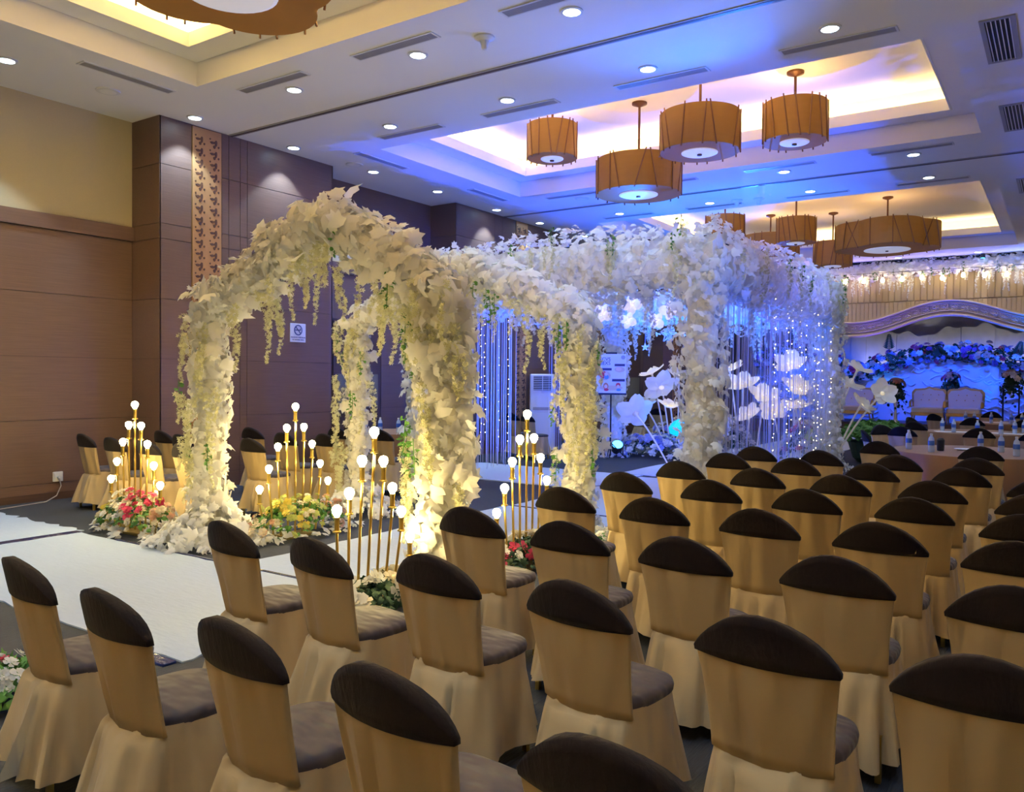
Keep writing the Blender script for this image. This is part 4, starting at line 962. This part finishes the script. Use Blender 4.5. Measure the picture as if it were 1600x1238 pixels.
arch = thing('carved_wave_band', 'wavy carved ornamental band hanging over the stage front', 'stage decor', (0, 0, 0)); ab.obj('band', 'arch_panel', arch)
for dz, rr, nm in ((0, .035, 'edge_moulding'), (-.42, .045, 'edge_moulding'), (-.07, .014, 'edge_moulding'), (-.30, .014, 'edge_moulding')): MB().tube([(x, SY-.12, z+dz) for x, z in top], rr, 6).obj(nm, 'arch_panel', arch)
om = MB()
for k in range(4):
    a = PI/4+PI/2*k
    for rr in (.05,): om.tube([(.045*math.cos(a)+rr*math.cos(2*PI*i/8), 0, .045*math.sin(a)+rr*math.sin(2*PI*i/8)) for i in range(9)], .016, 4)
om.tube([(-.105, 0, -.105), (.105, 0, -.105), (.105, 0, .105), (-.105, 0, .105), (-.105, 0, -.105)], .014, 4)
omm = om.mesh('carved_motif', 'arch_panel')
for k in range(42):
    x = -9.45+.25*k; z = wave_top(x); sl = math.atan2(wave_top(x+.05)-wave_top(x-.05), .1); link('carved_motif', omm, arch, (x, SY-.108, z-.185), (0, -sl, 0), 1.0)
# flowers and bulbs along the stage front top
gt = floral('stage_garland', 'hanging garland of white leaves along the stage front top', 'garland', [((-9.4, 26.92, 5.12), (.95, 26.92, 5.12), .14, .14, 1.5)], 2600, .10, (-4.2, 26.92, 5.1), None, 250)
hang(gt, [(rng.uniform(-6, .9), 26.85+rng.uniform(-.05, .1), rng.uniform(4.85, 5.1)) for k in range(70)], VINES[4:]); hang(gt, [(rng.uniform(-6, .9), 26.75, rng.uniform(4.9, 5.2)) for k in range(24)], SPRIG, name='green_sprig')
bs = thing('bulb_string', 'row of warm bulbs hanging below the stage garland', 'string lights', (0, 26.72, 4.78))
MB().tube([(-9.3, 0, .2), (.9, 0, .2)], .006, 4).obj('cable', 'black', bs)
bm2 = MB().lathe([(.02, .05), (.05, .0), (.06, -.05), (.04, -.09), (.01, -.1)], 10).mesh('bulb', 'bulb_far', True)
for k in range(19): x = -8.9+.535*k; MB().tube([(x, 0, .2), (x, 0, .05)], .008, 4).obj('cord', 'black', bs); link('bulb', bm2, bs, (x, 0, random.uniform(-.02, .03)))
# back walls
rk = struct(MB().box(-9.6, XR, 30.5, 30.7, .42, 5.6).obj('wall_stage', 'rock'))
for k in range(22):
    x0 = -9.6+.482*k; hh = lambda x: 3.42+.14*math.sin(1.9*x)+.07*math.sin(5.3*x)+.04*math.sin(11*x)
    MB().prism([(x0, .42), (x0+.48, .42)]+[(x0+.08*q, hh(x0+.08*q)) for q in range(6, -1, -1)], 1, 30.40-.03*(k % 2), 30.5).obj('rock_panel', 'rock', rk)
def arc_top(x):
    return 1.85+.80*max(0, 1-((x+3.0)/2.7)**2)**.7 if abs(x+3.0) < 2.7 else 1.85
bd = thing('curved_backdrop', 'curved stage backdrop panel lit bright blue', 'backdrop', (0, 29.5, .42))
for (xa, xb, nm) in ((-9.4, -6.1, 0), (-6.1, -3.9, 1), (-3.9, -1.7, 1), (-1.7, .95, 0)):
    xs = [xa+(xb-xa)*i/14 for i in range(15)]; MB().prism([(xs[0], 0), (xs[-1], 0)]+[(x, arc_top(x)-.42 if nm else (1.9 if x > -4 else 2.0+.5*math.sin((x+9.4)*.95))) for x in reversed(xs)], 1, -.06 if nm else 0, .05).obj('panel', 'backdrop', bd)
wv = MB(); rs = random.Random(5)
for k in range(230):
    x = rs.uniform(-9.2, .6); z = rs.uniform(.2, 1.6 if not -5.6 < x < -1 else 2.0); L = rs.uniform(.2, .6); a = rs.uniform(-.5, .5)
    wv.tube([(x+L*(i/6-.5), -.07, z+.09*math.sin(PI*i/6)*(1 if k % 2 else -1)+a*.3*(i/6)) for i in range(7)], .032, 5)
stuff(wv.obj('wave_relief', 'backdrop', bd))
def garland(lab, pts, n, r, cols, gm):
    t = thing('flower_garland', lab, 'garland', pts[0]); L0 = np.array(pts[0]); seg = [(tuple(np.array(a)-L0), tuple(np.array(b)-L0), r, r) for a, b in zip(pts[:-1], pts[1:])]
    P, N = tubes_sample(seg, n*3); R = frames(P, N, .5, .3); stuff(merged('foliage', LEAVES[:3], P, R, rng.uniform(.09, .17, len(P)), gm, t))
    P, N = tubes_sample(seg, n); R = frames(P, N, .3, 0)
    for k in range(min(n, len(P))): link('flower', ROSEM[cols[int(rng.integers(len(cols)))]][k % 3], t, P[k]+N[k]*.05, Matrix(R[k].tolist()).to_euler(), float(rng.uniform(.07, .13)))
    for k in range(9):
        i = int(rng.integers(len(P))); d = N[i]*.5+np.array([rng.uniform(-.7, .7), -.3, .8]); mb = MB(); q = Vector(d).normalized(); s0 = Vector(P[i])
        e = q.cross(Vector((0, 1, 0))).normalized()
        for j in range(9):
            for sd in (-1, 1):
                b0 = s0+q*(.14+.055*j); dv = (e*sd*.9+q*.4).normalized(); L = .21*(1-.08*j); nn = dv.cross(Vector((0, 1, 0))).normalized()*.034; yo = Vector((0, -.03+.006*j, 0))
                mb.add([b0, b0+dv*L*.45+nn+yo, b0+dv*L+yo*2, b0+dv*L*.45-nn+yo], [(0, 1, 2, 3)])
        mb.tube([s0, s0+q*.65], .01, 4); mb.obj('fern_frond', 'green_dark', t)
gp = [(-6.0, 29.35, 2.05)]+[(x, 29.35, arc_top(x)) for x in (-5.6, -5.0, -4.4, -3.7, -3.0, -2.3, -1.7, -1.1)]+[(-.4, 29.35, 1.95), (.5, 29.35, 2.1)]
garland('thick colourful flower garland arched over the blue stage backdrop', gp, 240, .24, ['purple', 'bluefl', 'pink', 'peach', 'white_fl', 'bluefl'], 'green_dark')
garland('colourful flower garland over the left stage backdrop seen through the strings', [(-9.2, 29.35, 2.3), (-8.3, 29.35, 2.8), (-7.3, 29.35, 2.7), (-6.3, 29.35, 2.15)], 130, .24, ['purple', 'bluefl', 'pink', 'white_fl'], 'green_dark')
# settees
def settee(x, y, w2, lab):
    t = thing('tufted_settee', lab, 'sofa', (x, y, .42), 0, 'cream and gold stage seats')
    pts = [(-w2, .5), (-w2*1.04, .95), (-w2*.86, 1.06), (-w2*.3, 1.08), (0, 1.13), (w2*.3, 1.08), (w2*.86, 1.06), (w2*1.04, .95), (w2, .5)]
    MB().prism(pts, 1, .18, .28).obj('gold_frame', 'sofa_gold', t)
    MB().prism([(p[0]*.88, p[1]-.055 if p[1] > .6 else p[1]) for p in pts], 1, .11, .19).obj('backrest', 'sofa', t)
    for i in range(3):
        for j in range(2): MB().lathe([(.018, 0), (.01, .012)], 8).obj('tuft_button', 'sofa_gold', t, loc=(w2*(-.45+.45*i)+(.1 if j else 0)*w2, .108, .72+.16*j)).rotation_euler = (PI/2, 0, 0)
    MB().rbox(-w2*.9, w2*.9, -.38, .18, .34, .50, .04).obj('seat', 'sofa', t); MB().rbox(-w2*.95, w2*.95, -.36, .2, .24, .35, .02).obj('gold_rail', 'sofa_gold', t)
    for s in (-1, 1):
        MB().tube([(s*w2*.95, .2, .68), (s*w2*.98, -.1, .70), (s*w2*.98, -.34, .66), (s*w2*.95, -.38, .5)], .035, 8).obj('armrest', 'sofa_gold', t)
        for yy in (-.3, .2): MB().tube([(s*w2*.85, yy, .26), (s*w2*.9, yy, .1), (s*w2*.86, yy, 0)], [.03, .022, .018], 7).obj('leg', 'sofa_gold', t)
settee(-3.48, 28.1, .48, 'cream tufted settee with gold frame on the stage, left of the pair'); settee(-2.50, 28.1, .50, 'cream tufted settee with gold frame on the stage, right of the pair'); settee(-5.75, 28.1, .72, 'wide tan settee on the stage behind the paper flowers')
def flower_stand(lab, x, y, z0, hh, cols, legs=True):
    t = thing('flower_stand', lab, 'flower stand', (x, y, z0)); rs = np.random.default_rng(int(abs(x*31)))
    if legs:
        for sx in (-1, 1):
            for sy in (-1, 1): MB().tube([(sx*.2, sy*.2, 0), (sx*.2, sy*.2, hh)], .014, 5).obj('leg', 'black', t)
        MB().box(-.22, .22, -.22, .22, hh-.02, hh).obj('top_plate', 'black', t)
    else: MB().lathe([(.12, 0), (.05, .1), (.04, hh*.5), (.10, hh-.08), (.13, hh)], 14).obj('vase', 'white_plastic', t)
    n = 260; a = rs.uniform(0, 2*PI, n); q = rs.uniform(0, 1, n); P = np.stack([.3*q*np.cos(a), .3*q*np.sin(a), hh+.25-.75*q*rs.uniform(0, 1, n)+.1*rs.normal(size=n)], 1); N = np.stack([np.cos(a), np.sin(a), .3+0*a], 1)
    stuff(merged('foliage', LEAVES[:3], P, frames(P, N, .5, .6), rs.uniform(.08, .15, n), 'green_dark', t))
    for k in range(34):
        aa = rs.uniform(0, 2*PI); qq = math.sqrt(rs.uniform(0, 1)); v = Vector((math.cos(aa)*qq, math.sin(aa)*qq, math.sqrt(1-qq*qq)))
        link('flower', ROSEM[cols[int(rs.integers(len(cols)))]][k % 3], t, Vector((0, 0, hh+.15))+v*.25, v.to_track_quat('Z', 'Y').to_euler(), float(rs.uniform(.06, .10)))
flower_stand('tall vase with peach blooms left of the cream settees', -4.35, 27.7, .42, .95, ['orange', 'peach', 'peach', 'cream'], False)
flower_stand('peach bloom vase standing between the two cream settees', -2.95, 28.9, .42, 1.15, ['orange', 'peach', 'pink'], False)
flower_stand('thin legged black stand with cream and pink blooms at the stage right', -1.28, 27.6, .42, 1.2, ['cream', 'peach', 'white_fl'], True)
t = thing('par_light', 'small bright cyan spotlight mounted above the stage garland', 'spotlight', (-2.0, 26.7, 5.28))
MB().lathe([(.05, .06), (.06, 0), (.065, -.05)], 12).obj('housing', 'black', t); MB().lathe([(.055, -.05), (.03, -.06)], 12).obj('lens', 'led_blue', t)
